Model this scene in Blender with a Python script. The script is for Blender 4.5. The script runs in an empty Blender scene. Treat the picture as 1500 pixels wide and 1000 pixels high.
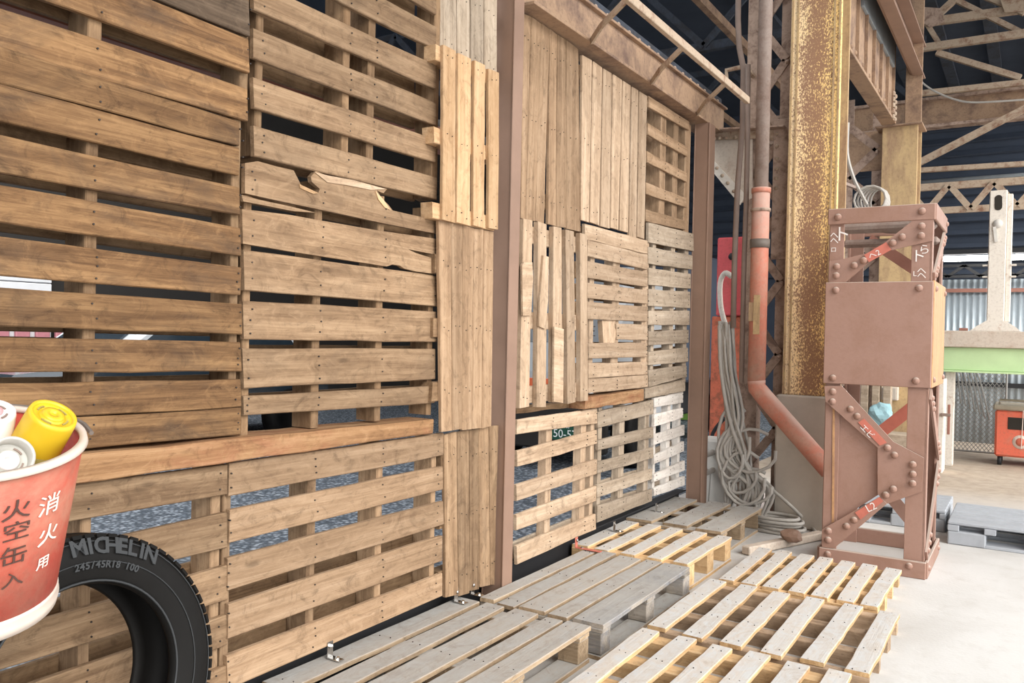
import bpy, bmesh, math, random
from mathutils import Vector, Matrix, noise
random.seed(11)
scn = bpy.context.scene
col = scn.collection

# ------------------------------------------------------------------ camera
FPX = 1200.0
YAW, PITCH, ROLL = (math.radians(a) for a in (32.4, -0.58, 1.25))
CAM = Vector((2.1, 0.0, 1.32))
fw = Vector((-math.sin(YAW)*math.cos(PITCH), math.cos(YAW)*math.cos(PITCH), math.sin(PITCH)))
r0 = Vector((math.cos(YAW), math.sin(YAW), 0)); u0 = r0.cross(fw)
rt = r0*math.cos(ROLL)+u0*math.sin(ROLL); up = -r0*math.sin(ROLL)+u0*math.cos(ROLL)
cd = bpy.data.cameras.new('camera'); cam = bpy.data.objects.new('camera', cd); col.objects.link(cam)
cd.sensor_width = 36; cd.lens = FPX/1500*36; cd.clip_start = .02
cam.matrix_world = Matrix(((rt.x, up.x, -fw.x, CAM.x), (rt.y, up.y, -fw.y, CAM.y), (rt.z, up.z, -fw.z, CAM.z), (0, 0, 0, 1)))
scn.camera = cam
# ------------------------------------------------------------------ light
w = bpy.data.worlds.new('World'); scn.world = w; w.use_nodes = True
bg = w.node_tree.nodes['Background']; bg.inputs[0].default_value = (0.96, 0.98, 1.0, 1); bg.inputs[1].default_value = 1.0
sd = bpy.data.lights.new('sun', 'SUN'); sun = bpy.data.objects.new('sun', sd); col.objects.link(sun)
sd.energy = 1.1; sd.angle = math.radians(40); sd.color = (1.0, .96, .90)
sun.rotation_euler = Vector((-0.80, 0.34, -0.52)).to_track_quat('-Z', 'Y').to_euler()
scn.view_settings.view_transform = 'Standard'; scn.view_settings.look = 'None'
scn.view_settings.exposure = 1.52; scn.view_settings.gamma = 1; scn.view_settings.use_curve_mapping = False

# ------------------------------------------------------------------ placing: a sight line met with a wall, floor or cross plane
def ray(x, y): return fw + rt*((x-750)/FPX) + up*((500-y)/FPX)
def W(x, y, X=0.0):
    d = ray(x, y); return CAM + d*((X-CAM.x)/d.x)
def G(x, y, z=0.0):
    d = ray(x, y); return CAM + d*((z-CAM.z)/d.z)
def K(x, y, Y):
    d = ray(x, y); return CAM + d*((Y-CAM.y)/d.y)
V = Vector
# ------------------------------------------------------------------ materials
MATS = {}
def base_mat(name):
    m = bpy.data.materials.new(name); m.use_nodes = True; nt = m.node_tree
    return m, nt, nt.nodes['Principled BSDF']
def N(nt, t, **kw):
    n = nt.nodes.new(t)
    for k, v in kw.items(): setattr(n, k, v)
    return n
def mixc(nt, fac, a, b, mode='MIX'):
    n = nt.nodes.new('ShaderNodeMix'); n.data_type = 'RGBA'; n.blend_type = mode
    for sock, val in ((n.inputs[0], fac), (n.inputs[6], a), (n.inputs[7], b)):
        if hasattr(val, 'is_output') or isinstance(val, bpy.types.NodeSocket): nt.links.new(val, sock)
        else: sock.default_value = val if not isinstance(val, tuple) else (*val[:3], 1)
    return n.outputs[2]
def ramp(nt, fac, stops):
    n = nt.nodes.new('ShaderNodeValToRGB'); nt.links.new(fac, n.inputs[0]); e = n.color_ramp.elements
    while len(e) < len(stops): e.new(.5)
    for el, (p, c) in zip(e, stops):
        el.position = p; el.color = (*c, 1) if isinstance(c, tuple) else (c, c, c, 1)
    return n.outputs[0]
def tex(nt, vec, scale, detail=4, rough=.6, dist=0.0):
    n = nt.nodes.new('ShaderNodeTexNoise'); n.inputs['Scale'].default_value = scale; n.inputs['Detail'].default_value = detail
    n.inputs['Roughness'].default_value = rough; n.inputs['Distortion'].default_value = dist
    nt.links.new(vec, n.inputs['Vector']); return n.outputs[0]
def coords(nt, scale=(1, 1, 1), rnd=37.0, kind='Object'):
    tc = nt.nodes.new('ShaderNodeTexCoord'); oi = nt.nodes.new('ShaderNodeObjectInfo')
    mu = nt.nodes.new('ShaderNodeVectorMath'); mu.operation = 'MULTIPLY'; mu.inputs[1].default_value = scale
    nt.links.new(tc.outputs[kind], mu.inputs[0])
    ml = nt.nodes.new('ShaderNodeMath'); ml.operation = 'MULTIPLY'; ml.inputs[1].default_value = rnd; nt.links.new(oi.outputs['Random'], ml.inputs[0])
    ad = nt.nodes.new('ShaderNodeVectorMath'); ad.operation = 'ADD'; nt.links.new(mu.outputs[0], ad.inputs[0]); nt.links.new(ml.outputs[0], ad.inputs[1])
    return ad.outputs[0], oi.outputs['Random']
def bump(nt, b, h, strength, dist=.01):
    n = nt.nodes.new('ShaderNodeBump'); n.inputs['Strength'].default_value = strength; n.inputs['Distance'].default_value = dist
    nt.links.new(h, n.inputs['Height']); nt.links.new(n.outputs[0], b.inputs['Normal'])
def hsv(nt, c, val):
    n = nt.nodes.new('ShaderNodeHueSaturation'); nt.links.new(c, n.inputs['Color']); nt.links.new(val, n.inputs['Value']); return n.outputs[0]
def maprange(nt, v, a, b, c, d):
    n = nt.nodes.new('ShaderNodeMapRange'); nt.links.new(v, n.inputs[0])
    for i, q in enumerate((a, b, c, d)): n.inputs[i+1].default_value = q
    return n.outputs[0]

def wood(name, dark, mid, light, stain=(.10, .06, .035), stain_amt=.5, dust=None, dust_amt=.85, vary=(.78, 1.16), grain=1.0):
    m, nt, b = base_mat(name)
    v, rnd = coords(nt, (1.3, 24*grain, 24*grain)); g = tex(nt, v, 1.0, 7, .66, .5)
    vf, _ = coords(nt, (5, 150, 150), 91); gf = tex(nt, vf, 1.0, 4, .7, .3)
    v2, _ = coords(nt, (1.8, 4, 4), 53); g2 = tex(nt, v2, 1.5, 5, .65, .8)
    v3, _ = coords(nt, (6, 9, 9), 71); g3 = tex(nt, v3, 1.6, 9, .75, 1.6)
    ad = N(nt, 'ShaderNodeMath', operation='MULTIPLY_ADD'); nt.links.new(gf, ad.inputs[0]); ad.inputs[1].default_value = .45; nt.links.new(g, ad.inputs[2])
    c = ramp(nt, ad.outputs[0], [(.48, dark), (.71, mid), (.92, light)])
    c = mixc(nt, maprange(nt, g2, .48, .72, 0, stain_amt), c, stain)
    c = mixc(nt, maprange(nt, g3, .52, .68, 0, .6), c, tuple(x*.55 for x in dark))
    c = mixc(nt, maprange(nt, g3, .46, .32, 0, .45), c, tuple(min(1, x*1.12) for x in light))
    vo = N(nt, 'ShaderNodeTexVoronoi'); v4, _ = coords(nt, (2.6, 7.5, .01), 19); nt.links.new(v4, vo.inputs['Vector']); vo.inputs['Scale'].default_value = 1.0
    c = mixc(nt, maprange(nt, vo.outputs['Distance'], .04, .10, .5, 0), c, tuple(x*.35 for x in dark))
    c = hsv(nt, c, maprange(nt, rnd, 0, 1, *vary))
    if dust:
        ge = N(nt, 'ShaderNodeNewGeometry'); sx = N(nt, 'ShaderNodeSeparateXYZ'); nt.links.new(ge.outputs['Normal'], sx.inputs[0])
        upf = maprange(nt, sx.outputs[2], .5, .9, 0, dust_amt)
        dn = maprange(nt, g3, .40, .66, 1, .6)
        mu = N(nt, 'ShaderNodeMath', operation='MULTIPLY'); nt.links.new(upf, mu.inputs[0]); nt.links.new(dn, mu.inputs[1])
        c = mixc(nt, mu.outputs[0], c, dust)
    nt.links.new(c, b.inputs['Base Color']); b.inputs['Roughness'].default_value = .85; b.inputs['Specular IOR Level'].default_value = .25
    bump(nt, b, ad.outputs[0], .55, .004); MATS[name] = m; return m

def flat(name, c, rough=.6, metal=0.0, vary=.0, amt=.25, scale=12, emit=0.0, spec=.4):
    m, nt, b = base_mat(name)
    v, rnd = coords(nt); g = tex(nt, v, scale, 6, .65)
    cc = mixc(nt, maprange(nt, g, .35, .7, 0, amt), c, tuple(x*.45 for x in c))
    nt.links.new(cc, b.inputs['Base Color']); b.inputs['Roughness'].default_value = rough; b.inputs['Metallic'].default_value = metal
    b.inputs['Specular IOR Level'].default_value = spec
    bump(nt, b, g, .15, .003)
    if emit:
        b.inputs['Emission Color'].default_value = (*c, 1); b.inputs['Emission Strength'].default_value = emit
    MATS[name] = m; return m
def rusty(name, paint, rust, lo=.5, hi=.62, scale=7, rough=.75, dust=None, stretch=(1, 1, 1), speck=.4):
    m, nt, b = base_mat(name)
    v, rnd = coords(nt, stretch); g = tex(nt, v, scale, 9, .72, .3); v2, _ = coords(nt, (1, 1, 1), 13); g2 = tex(nt, v2, 45, 4, .7)
    c = mixc(nt, maprange(nt, g, lo, hi, 0, 1), paint, rust)
    c = mixc(nt, maprange(nt, g2, .5, .75, 0, speck), c, tuple(x*.5 for x in rust))
    if dust:
        ge = N(nt, 'ShaderNodeNewGeometry'); sx = N(nt, 'ShaderNodeSeparateXYZ'); nt.links.new(ge.outputs['Normal'], sx.inputs[0])
        c = mixc(nt, maprange(nt, sx.outputs[2], .3, .9, 0, .8), c, dust)
    nt.links.new(c, b.inputs['Base Color']); b.inputs['Roughness'].default_value = rough; b.inputs['Specular IOR Level'].default_value = .3
    bump(nt, b, g2, .35, .003); MATS[name] = m; return m

wood('wood_brown', (.085, .042, .019), (.19, .102, .046), (.33, .190, .088), (.075, .050, .034), .75)
wood('wood_dark', (.04, .026, .016), (.085, .057, .037), (.15, .105, .07), (.03, .022, .016), .6)
wood('wood_tan', (.135, .079, .043), (.25, .158, .090), (.365, .245, .147), (.15, .098, .060), .55)
wood('wood_orange', (.20, .105, .045), (.34, .20, .095), (.46, .29, .15), (.20, .12, .06), .4)
wood('wood_new', (.38, .215, .105), (.55, .35, .19), (.66, .45, .27), (.42, .25, .13), .3)
wood('wood_pale', (.26, .175, .11), (.41, .29, .192), (.52, .39, .275), (.30, .20, .125), .4)
wood('wood_fawn', (.20, .122, .070), (.325, .210, .124), (.425, .29, .183), (.23, .145, .085), .45)
wood('wood_grey', (.23, .172, .12), (.36, .282, .205), (.46, .373, .285), (.22, .17, .125), .5)
wood('wood_white', (.50, .44, .385), (.66, .60, .54), (.74, .69, .63), (.46, .38, .32), .4)
wood('wood_inside', (.12, .068, .033), (.22, .134, .072), (.31, .20, .112), (.10, .063, .037), .5)
wood('wood_beam', (.18, .088, .04), (.32, .175, .083), (.44, .265, .14), (.27, .085, .05), .6)
wood('wood_deck', (.22, .15, .09), (.37, .265, .165), (.46, .35, .235), (.18, .13, .095), .45, dust=(.41, .405, .39), dust_amt=.92)
wood('wood_deck_fresh', (.42, .25, .115), (.62, .405, .205), (.74, .53, .30), (.46, .28, .13), .3, dust=(.56, .565, .56), dust_amt=.96)
wood('wood_deck_blue', (.21, .175, .14), (.34, .295, .245), (.42, .37, .315), (.12, .155, .21), .8, dust=(.38, .375, .36), dust_amt=.85)
wood('wood_bearer', (.42, .25, .115), (.60, .40, .21), (.70, .51, .30), (.46, .28, .13), .3)
flat('nail', (.045, .035, .03), .6, .3)
flat('steel_brown', (.275, .17, .12), .65, 0, amt=.3, scale=5)
rusty('steel_girder', (.36, .235, .15), (.16, .10, .075), .46, .66, 4, dust=(.45, .36, .27))
rusty('steel_lattice', (.43, .31, .24), (.22, .145, .11), .48, .62, 9, dust=(.55, .48, .40))
rusty('steel_truss', (.43, .33, .24), (.23, .12, .075), .50, .66, 8, dust=(.55, .47, .38))
rusty('steel_dark', (.055, .065, .085), (.04, .04, .045), .45, .6, 4)
rusty('column_paint', (.33, .197, .152), (.27, .150, .105), .45, .70, 3, .5, dust=(.50, .43, .37), speck=.12)
rusty('column_side_lit', (.52, .29, .14), (.34, .19, .11), .40, .70, 5, .6, stretch=(3, 3, .5))  # column paint lightened to orange, light on the right face put into the colour
flat('red_tag', (.56, .17, .12), .6, amt=.35)
flat('chalk', (.80, .74, .70), .9, amt=.3)
rusty('pipe_red', (.50, .175, .115), (.46, .26, .19), .42, .65, 6, .6, dust=(.62, .50, .43))
rusty('pipe_grey', (.30, .235, .20), (.22, .15, .12), .45, .65, 6, .6)
rusty('cabinet_red', (.66, .10, .11), (.50, .09, .08), .5, .7, 4, .5)
rusty('cabinet_rust', (.62, .16, .09), (.36, .12, .07), .48, .62, 16, .7)
flat('concrete', (.50, .44, .37), .9, amt=.3, scale=4)
flat('concrete_pale', (.64, .61, .56), .9, amt=.25, scale=9)
flat('cable_grey', (.44, .41, .37), .6, amt=.3)
flat('cable_dark', (.16, .13, .11), .6, amt=.3)
flat('conduit', (.26, .19, .155), .6, amt=.3)
flat('chrome', (.62, .60, .57), .25, 1, amt=.2)
flat('rubber', (.008, .0072, .0066), .62, amt=.3, scale=20, spec=.15)
flat('rubber_dark', (.010, .010, .010), .8, amt=.2)
flat('rubber_letter', (.035, .037, .039), .6, amt=.3)
rusty('bucket_red', (.43, .058, .036), (.41, .160, .105), .46, .66, 5, .5)
flat('bucket_rim', (.66, .55, .47), .5, amt=.3)
flat('ink', (.085, .04, .03), .7); flat('white_ink', (.82, .66, .58), .7)
flat('yellow_plastic', (.66, .44, .02), .4, amt=.15, scale=8)
flat('yellow_dirty', (.36, .29, .08), .6, amt=.6, scale=10)
flat('grey_plastic', (.55, .54, .49), .5, amt=.4, scale=20); flat('pink_plastic', (.85, .74, .74), .4, amt=.1); flat('peach_can', (.74, .47, .32), .45, amt=.25)
flat('pink_center', (.75, .38, .40), .4); flat('hole_dark', (.03, .025, .02), .9)
flat('galvanised', (.44, .50, .54), .45, .3, amt=.25, scale=6); flat('galvanised_dim', (.30, .33, .35), .55, .2, amt=.4, scale=6)
rusty('beam_beige', (.56, .48, .40), (.44, .33, .26), .5, .7, 10, .8); flat('beam_green', (.50, .66, .36), .6, amt=.2, scale=5)
rusty('post_cream', (.72, .66, .58), (.50, .36, .28), .58, .68, 8, .7)
flat('rail_red', (.33, .15, .11), .6); flat('mesh_wire', (.34, .33, .31), .5, .4)
rusty('machine_red', (.70, .15, .09), (.52, .22, .15), .5, .72, 5, .5); flat('machine_top', (.36, .31, .24), .8, amt=.4)
flat('black', (.02, .02, .022), .6); flat('roof_dark', (.05, .065, .095), .8, amt=.4, scale=2); flat('wall_navy', (.045, .058, .085), .8, amt=.4, scale=2)
flat('plastic_grey', (.40, .42, .45), .6, amt=.35, scale=7)
flat('truck_white', (.36, .38, .40), .35, amt=.1); flat('glass_dark', (.03, .045, .06), .08, spec=.8); flat('truck_orange', (.80, .16, .06), .4)
flat('plate_green', (.01, .075, .045), .4, amt=.05); flat('plate_white', (.85, .88, .86), .5, amt=.05)
flat('yard_wall', (.022, .019, .017), .8, amt=.4, scale=2); flat('yard_shutter', (.72, .73, .75), .6, amt=.1); flat('yard_pink', (.55, .22, .25), .6)
flat('green_sheet', (.22, .42, .08), .8, amt=.5, scale=5); flat('cyan_rag', (.30, .48, .52), .8, amt=.4)
flat('car_white', (.74, .77, .80), .3, amt=.05); flat('lamp_on', (1.0, .98, .94), .3, amt=0, emit=9.0)

def floor_mat():
    m, nt, b = base_mat('floor_dust'); v, _ = coords(nt, (1, 1, 1), 0)
    a = tex(nt, v, 1.1, 6, .6, .4); g = tex(nt, v, 9, 7, .7); s = tex(nt, v, 60, 3, .6)
    c = ramp(nt, a, [(.3, (.50, .48, .45)), (.55, (.60, .585, .56)), (.8, (.65, .64, .615))])
    c = mixc(nt, maprange(nt, g, .52, .72, 0, .4), c, (.44, .41, .37))
    sx = N(nt, 'ShaderNodeSeparateXYZ'); tc = N(nt, 'ShaderNodeTexCoord'); nt.links.new(tc.outputs['Object'], sx.inputs[0])
    far = maprange(nt, sx.outputs[1], -.6, 1.0, 0, .8)          # browner earth floor at the back of the shed
    c = mixc(nt, far, c, ramp(nt, g, [(.3, (.30, .21, .14)), (.7, (.50, .40, .29))]))
    nt.links.new(c, b.inputs['Base Color']); b.inputs['Roughness'].default_value = .92; bump(nt, b, s, .35, .004); MATS['floor'] = m
floor_mat()
def gravel_mat():
    m, nt, b = base_mat('gravel'); v, _ = coords(nt, (1, 1, 1), 0)
    vo = N(nt, 'ShaderNodeTexVoronoi'); vo.inputs['Scale'].default_value = 34; nt.links.new(v, vo.inputs['Vector'])
    c = ramp(nt, vo.outputs['Color'], [(.15, (.10, .125, .16)), (.5, (.30, .345, .40)), (.85, (.55, .60, .66))])
    c = mixc(nt, maprange(nt, vo.outputs['Distance'], .25, .6, 0, .8), c, (.05, .06, .075))
    nt.links.new(c, b.inputs['Base Color']); b.inputs['Roughness'].default_value = .8; bump(nt, b, vo.outputs['Distance'], -.8, .02); MATS['gravel'] = m
gravel_mat()
def flange_mat():       # yellow paint that has flaked to rust along the middle of the flange
    m, nt, b = base_mat('flange_yellow'); v, _ = coords(nt, (1, 1, .6), 0)
    g = tex(nt, v, 95, 4, .75, .1); l = tex(nt, v, 5, 4, .6)
    tc = N(nt, 'ShaderNodeTexCoord'); sx = N(nt, 'ShaderNodeSeparateXYZ'); nt.links.new(tc.outputs['Object'], sx.inputs[0])
    ab = N(nt, 'ShaderNodeMath', operation='ADD'); nt.links.new(sx.outputs[0], ab.inputs[0]); ab.inputs[1].default_value = -.012
    a2 = N(nt, 'ShaderNodeMath', operation='ABSOLUTE'); nt.links.new(ab.outputs[0], a2.inputs[0])
    band = maprange(nt, a2.outputs[0], .03, .17, .07, -.12)
    s1 = N(nt, 'ShaderNodeMath', operation='ADD'); nt.links.new(g, s1.inputs[0]); nt.links.new(band, s1.inputs[1])
    s2 = N(nt, 'ShaderNodeMath', operation='MULTIPLY_ADD'); nt.links.new(l, s2.inputs[0]); s2.inputs[1].default_value = .35; nt.links.new(s1.outputs[0], s2.inputs[2])
    sd_ = maprange(nt, sx.outputs[0], -.13, .02, 0, 1)
    c0 = mixc(nt, sd_, (.92, .72, .45), (.98, .68, .27))
    c = mixc(nt, maprange(nt, s2.outputs[0], .60, .70, 0, .92), c0, (.25, .12, .075))
    nt.links.new(c, b.inputs['Base Color']); b.inputs['Roughness'].default_value = .75; bump(nt, b, g, .3, .003); MATS['flange_yellow'] = m
flange_mat()
rusty('yellow_faded', (.50, .35, .18), (.30, .19, .115), .44, .66, 4, .75, stretch=(2, 2, .5))

# ------------------------------------------------------------------ object helpers
WM = {}
def link(o, parent, mw):
    col.objects.link(o); WM[o.name] = mw.copy()
    if parent is not None:
        o.parent = parent; o.matrix_parent_inverse = WM[parent.name].inverted()
    o.matrix_basis = mw
def tag(o, label=None, cat=None, group=None, kind=None):
    for k, v in (('label', label), ('category', cat), ('group', group), ('kind', kind)):
        if v: o[k] = v
    return o
def thing(name, loc, label, cat, group=None):
    o = bpy.data.objects.new(name, None); o.empty_display_size = .1
    link(o, None, Matrix.Translation(loc)); return tag(o, label, cat, group)
def mesh(name, verts, faces, mat, parent=None, mw=None, smooth=False, fix=True):
    me = bpy.data.meshes.new(name); me.from_pydata([tuple(v) for v in verts], [], faces)
    if fix:
        bm = bmesh.new(); bm.from_mesh(me); bmesh.ops.recalc_face_normals(bm, faces=bm.faces); bm.to_mesh(me); bm.free()
    if smooth:
        for p in me.polygons: p.use_smooth = True
    me.materials.append(MATS[mat] if isinstance(mat, str) else mat)
    o = bpy.data.objects.new(name, me); link(o, parent, mw or Matrix.Identity(4)); return o
def frame(o, ex, ez):
    ex = ex.normalized(); ez = (ez-ex*ez.dot(ex)).normalized(); ey = ez.cross(ex)
    return Matrix(((ex.x, ey.x, ez.x, o.x), (ex.y, ey.y, ez.y, o.y), (ex.z, ey.z, ez.z, o.z), (0, 0, 0, 1)))
BOXF = [(0, 1, 3, 2), (4, 6, 7, 5), (0, 4, 5, 1), (2, 3, 7, 6), (0, 2, 6, 4), (1, 5, 7, 3)]
def boxv(sx, sy, sz, c=(0, 0, 0)):
    return [V((c[0]+i*sx/2, c[1]+j*sy/2, c[2]+k*sz/2)) for i in (-1, 1) for j in (-1, 1) for k in (-1, 1)]
def bevelled(vf, bev):
    bm = bmesh.new(); vs = [bm.verts.new(v) for v in vf[0]]
    for f in vf[1]: bm.faces.new([vs[i] for i in f])
    bmesh.ops.recalc_face_normals(bm, faces=bm.faces)
    bmesh.ops.bevel(bm, geom=bm.edges[:], offset=bev, segments=1, affect='EDGES')
    bm.verts.index_update(); out = [v.co.copy() for v in bm.verts], [tuple(v.index for v in f.verts) for f in bm.faces]; bm.free(); return out
def box(name, lo, hi, mat, parent=None, bev=.004):
    lo, hi = V(lo), V(hi); c = (lo+hi)/2; s = hi-lo
    vf = (boxv(*s), BOXF)
    if bev: vf = bevelled(vf, min(bev, min(s)/3))
    return mesh(name, *vf, mat, parent, Matrix.Translation(c))
def bar(name, p0, p1, wd, th, mat, parent=None, n=V((1, 0, 0)), bev=0.0):
    p0, p1 = V(p0), V(p1); mw = frame((p0+p1)/2, p1-p0, n); vf = (boxv((p1-p0).length, wd, th), BOXF)
    if bev: vf = bevelled(vf, bev)
    return mesh(name, *vf, mat, parent, mw)
def tube_geo(pts, r, n=8):
    vs, fs = [], []; pts = [V(p) for p in pts]; prev = None
    for i, p in enumerate(pts):
        t = (pts[min(i+1, len(pts)-1)]-pts[max(i-1, 0)]).normalized()
        if prev is None: a = t.orthogonal().normalized()
        else: a = (prev-t*prev.dot(t)).normalized()
        prev = a; b = t.cross(a); rr = r[i] if isinstance(r, (list, tuple)) else r
        vs += [p+(a*math.cos(q)+b*math.sin(q))*rr for q in (2*math.pi*k/n for k in range(n))]
    for i in range(len(pts)-1):
        for k in range(n): fs.append((i*n+k, i*n+(k+1) % n, (i+1)*n+(k+1) % n, (i+1)*n+k))
    fs.append(tuple(range(n))[::-1]); fs.append(tuple(range((len(pts)-1)*n, len(pts)*n))); return vs, fs
def tube(name, pts, r, mat, parent=None, n=8):
    o0 = V(pts[0]); vs, fs = tube_geo([V(p)-o0 for p in pts], r, n); return mesh(name, vs, fs, mat, parent, Matrix.Translation(o0), smooth=n > 6)
def lathe(name, prof, mw, mat, parent=None, n=48, smooth=True, closed=False):
    vs, fs = [], []
    for (r, z) in prof:
        vs += [V((r*math.cos(2*math.pi*k/n), r*math.sin(2*math.pi*k/n), z)) for k in range(n)]
    m = len(prof)
    for i in range(m if closed else m-1):
        j = (i+1) % m
        for k in range(n): fs.append((i*n+k, i*n+(k+1) % n, j*n+(k+1) % n, j*n+k))
    return mesh(name, vs, fs, mat, parent, mw, smooth)
def plate(name, pts, n, th, mat, parent=None):
    """flat outline (coplanar world points), pushed back by th along -n"""
    pts = [V(p) for p in pts]; c = sum(pts, V())/len(pts); ln = pts[1]-pts[0]; mw = frame(c, ln, n); inv = mw.inverted(); k = len(pts)
    loc = [inv @ p for p in pts]; vs = [V((p.x, p.y, 0)) for p in loc]+[V((p.x, p.y, -th)) for p in loc]
    fs = [tuple(range(k)), tuple(range(2*k-1, k-1, -1))]+[(i, (i+1) % k, k+(i+1) % k, k+i) for i in range(k)]
    return mesh(name, vs, fs, mat, parent, mw)
def text(name, body, size, mw, mat, parent=None, depth=.001, join_to=None, bold=0.0):
    cu = bpy.data.curves.new('t', 'FONT'); cu.body = body; cu.size = size; cu.align_x = 'CENTER'; cu.align_y = 'CENTER'; cu.extrude = depth; cu.offset = bold; cu.resolution_u = 3
    o = bpy.data.objects.new('t', cu); col.objects.link(o); dg = bpy.context.evaluated_depsgraph_get(); dg.update()
    me = bpy.data.meshes.new_from_object(o.evaluated_get(dg)); bpy.data.objects.remove(o); bpy.data.curves.remove(cu)
    vs = [v.co.copy() for v in me.vertices]; fs = [tuple(p.vertices) for p in me.polygons]; bpy.data.meshes.remove(me)
    if join_to is not None:
        k = len(join_to[0]); join_to[0].extend(mw @ v for v in vs); join_to[1].extend(tuple(i+k for i in f) for f in fs); return
    return mesh(name, vs, fs, mat, parent, mw, fix=False)

# a board whose front face has the four corners c = (a_left, a_right, b_right, b_left): a/b its two ends, left/right its long edges
def board(name, a1, a2, b2, b1, n, th, mat, parent, seg=6, jit=.0022, warp=.003):
    a1, a2, b1, b2 = V(a1), V(a2), V(b1), V(b2); o = (a1+a2+b1+b2)/4; mw = frame(o, (b1+b2)-(a1+a2), V(n)); inv = mw.inverted()
    a1, a2, b1, b2 = inv @ a1, inv @ a2, inv @ b1, inv @ b2; vs, fs = [], []; ph = random.random()*6; amp = random.uniform(-warp, warp)
    for i in range(seg+1):
        t = i/seg; e1 = a1.lerp(b1, t); e2 = a2.lerp(b2, t); z = amp*math.sin(t*3.1+ph)
        dx = random.uniform(-.003, .003) if i in (0, seg) else 0
        e1 = V((e1.x+dx, e1.y+random.uniform(-jit, jit), z)); e2 = V((e2.x-dx, e2.y+random.uniform(-jit, jit), z))
        bv = min(.003, th/5); s = 1 if e1.y > e2.y else -1
        vs += [e1+V((0, -s*bv, 0)), e2+V((0, s*bv, 0)), e2+V((0, 0, -bv)), e2+V((0, 0, -th)), e1+V((0, 0, -th)), e1+V((0, 0, -bv))]
    for i in range(seg):
        for k in range(6): fs.append((i*6+k, i*6+(k+1) % 6, (i+1)*6+(k+1) % 6, (i+1)*6+k))
    fs.append((0, 1, 2, 3, 4, 5)); fs.append(tuple(seg*6+k for k in (5, 4, 3, 2, 1, 0)))
    return mesh(name, vs, fs, mat, parent, mw)
PX = V((1, 0, 0)); NY = V((0, -1, 0)); PZ = V((0, 0, 1))
def nail_mesh(pts, n, parent, r=.0027, mat='nail'):
    if not pts: return
    n = V(n).normalized(); a = n.orthogonal().normalized(); b = n.cross(a); vs, fs = [], []
    for p in pts:
        k = len(vs); p = V(p)
        for q in range(6):
            d = a*math.cos(q*math.pi/3)+b*math.sin(q*math.pi/3); vs.append(p+n*.0035+d*r)
        for q in range(6):
            d = a*math.cos(q*math.pi/3)+b*math.sin(q*math.pi/3); vs.append(p-n*.006+d*r)
        fs.append(tuple(range(k, k+6))); fs += [(k+q, k+(q+1) % 6, k+6+(q+1) % 6, k+6+q) for q in range(6)]
    tag(mesh('nail_heads', vs, fs, mat, parent), kind='stuff')

# ================================================================== THE SETTING
def slab(name, lo, hi, mat, kind='structure'):
    return tag(box(name, lo, hi, mat, bev=0), kind=kind)
slab('floor', (-.35, -4, -.2), (14, 19, 0), 'floor')
slab('ground_yard', (-26, -14, -.25), (-.35, 32, -.02), 'gravel')
# roof: dark sheets on purlins, open to the right-hand side of the shed
slab('ceiling', (-1.3, -3.0, 5.9), (4.2, 19, 5.96), 'roof_dark')
slab('ceiling_lean_to', (-9, 6.6, 5.97), (-1.25, 19, 6.03), 'roof_dark')
for i, x in enumerate([-1.1, -.45, .2, .85, 1.5, 2.15, 2.8, 3.45, 4.05]):
    tag(bar('trim_%d' % (i+1), (x, -3, 5.80), (x, 19, 5.80), .07, .16, 'steel_dark', n=PX), kind='structure')
slab('wall_back', (-10, 17.0, -.1), (6, 17.2, 6.0), 'wall_navy')
for i in range(14):
    z = 2.6+i*.24; tag(bar('trim_%d' % (20+i), (-9.9, 16.96, z), (5.9, 16.96, z), .10, .05, 'wall_navy', n=V((0, -1, .6))), kind='structure')
slab('wall_light_block', (-.15, -3.2, 0), (3.2, -3.0, 5.9), 'yard_wall')  # unseen wall added behind the camera to darken the left end

# steel posts and lintel that carry the pallet wall
def steel_post(y0, y1, x0, x1, zt, label):
    t = thing('steel_post', ((x0+x1)/2, (y0+y1)/2, 0), label, 'post', 'steel posts of the pallet wall')
    f = .008
    box('flange', (x1-f, y0, 0), (x1, y1, zt), 'steel_brown', t, .002); box('flange', (x0, y0, 0), (x0+f, y1, zt), 'steel_brown', t, .002)
    box('web', (x0+f, y0+.004, 0), (x1-f, y0+.012, zt), 'steel_brown', t, 0); box('web', (x0+f, y1-.012, 0), (x1-f, y1-.004, zt), 'steel_brown', t, 0)
    box('base_plate', (x0-.03, y0-.03, 0), (x1, y1+.03, .012), 'steel_brown', t, .002)
pa = W(746, 400, .05); pb = W(760, 400, .05)
steel_post(pa.y, pb.y, -.07, .05, 3.3, 'brown steel post between the two bays of the pallet wall')
steel_post(5.74, 5.86, -.01, .105, 2.87, 'brown steel post at the far end of the pallet wall')
t = thing('lintel_beam', (0, 4.5, 2.87), 'long rusty brown steel beam over the far pallets, under the roof', 'beam')
box('web', (-.02, 3.30, 2.885), (.02, 6.3, 3.10), 'steel_girder', t, 0)
box('bottom_flange', (-.11, 3.30, 2.87), (.09, 6.3, 2.886), 'steel_girder', t, .002)
box('top_flange', (-.11, 3.30, 3.10), (.05, 6.3, 3.115), 'steel_girder', t, .002)
pts = []
for i in range(30): pts.append((.072, 3.4+i*.1, 3.30))
box('top_angle', (-.06, 3.3, 3.116), (-.0, 6.3, 3.19), 'steel_dark', t, .002)
riv = []
def rivet(parent, p, n, r=.016, mat='column_paint'):
    prof = [(r, 0), (r*.92, r*.3), (r*.62, r*.62), (.0001, r*.75)]
    a = V(n).orthogonal(); return lathe('rivet', prof, frame(V(p), a, V(n)), mat, parent, 10)
for i in range(19): rivet(t, (.001, 3.5+i*.15, 3.15), PX, .014, 'steel_lattice')
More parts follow.
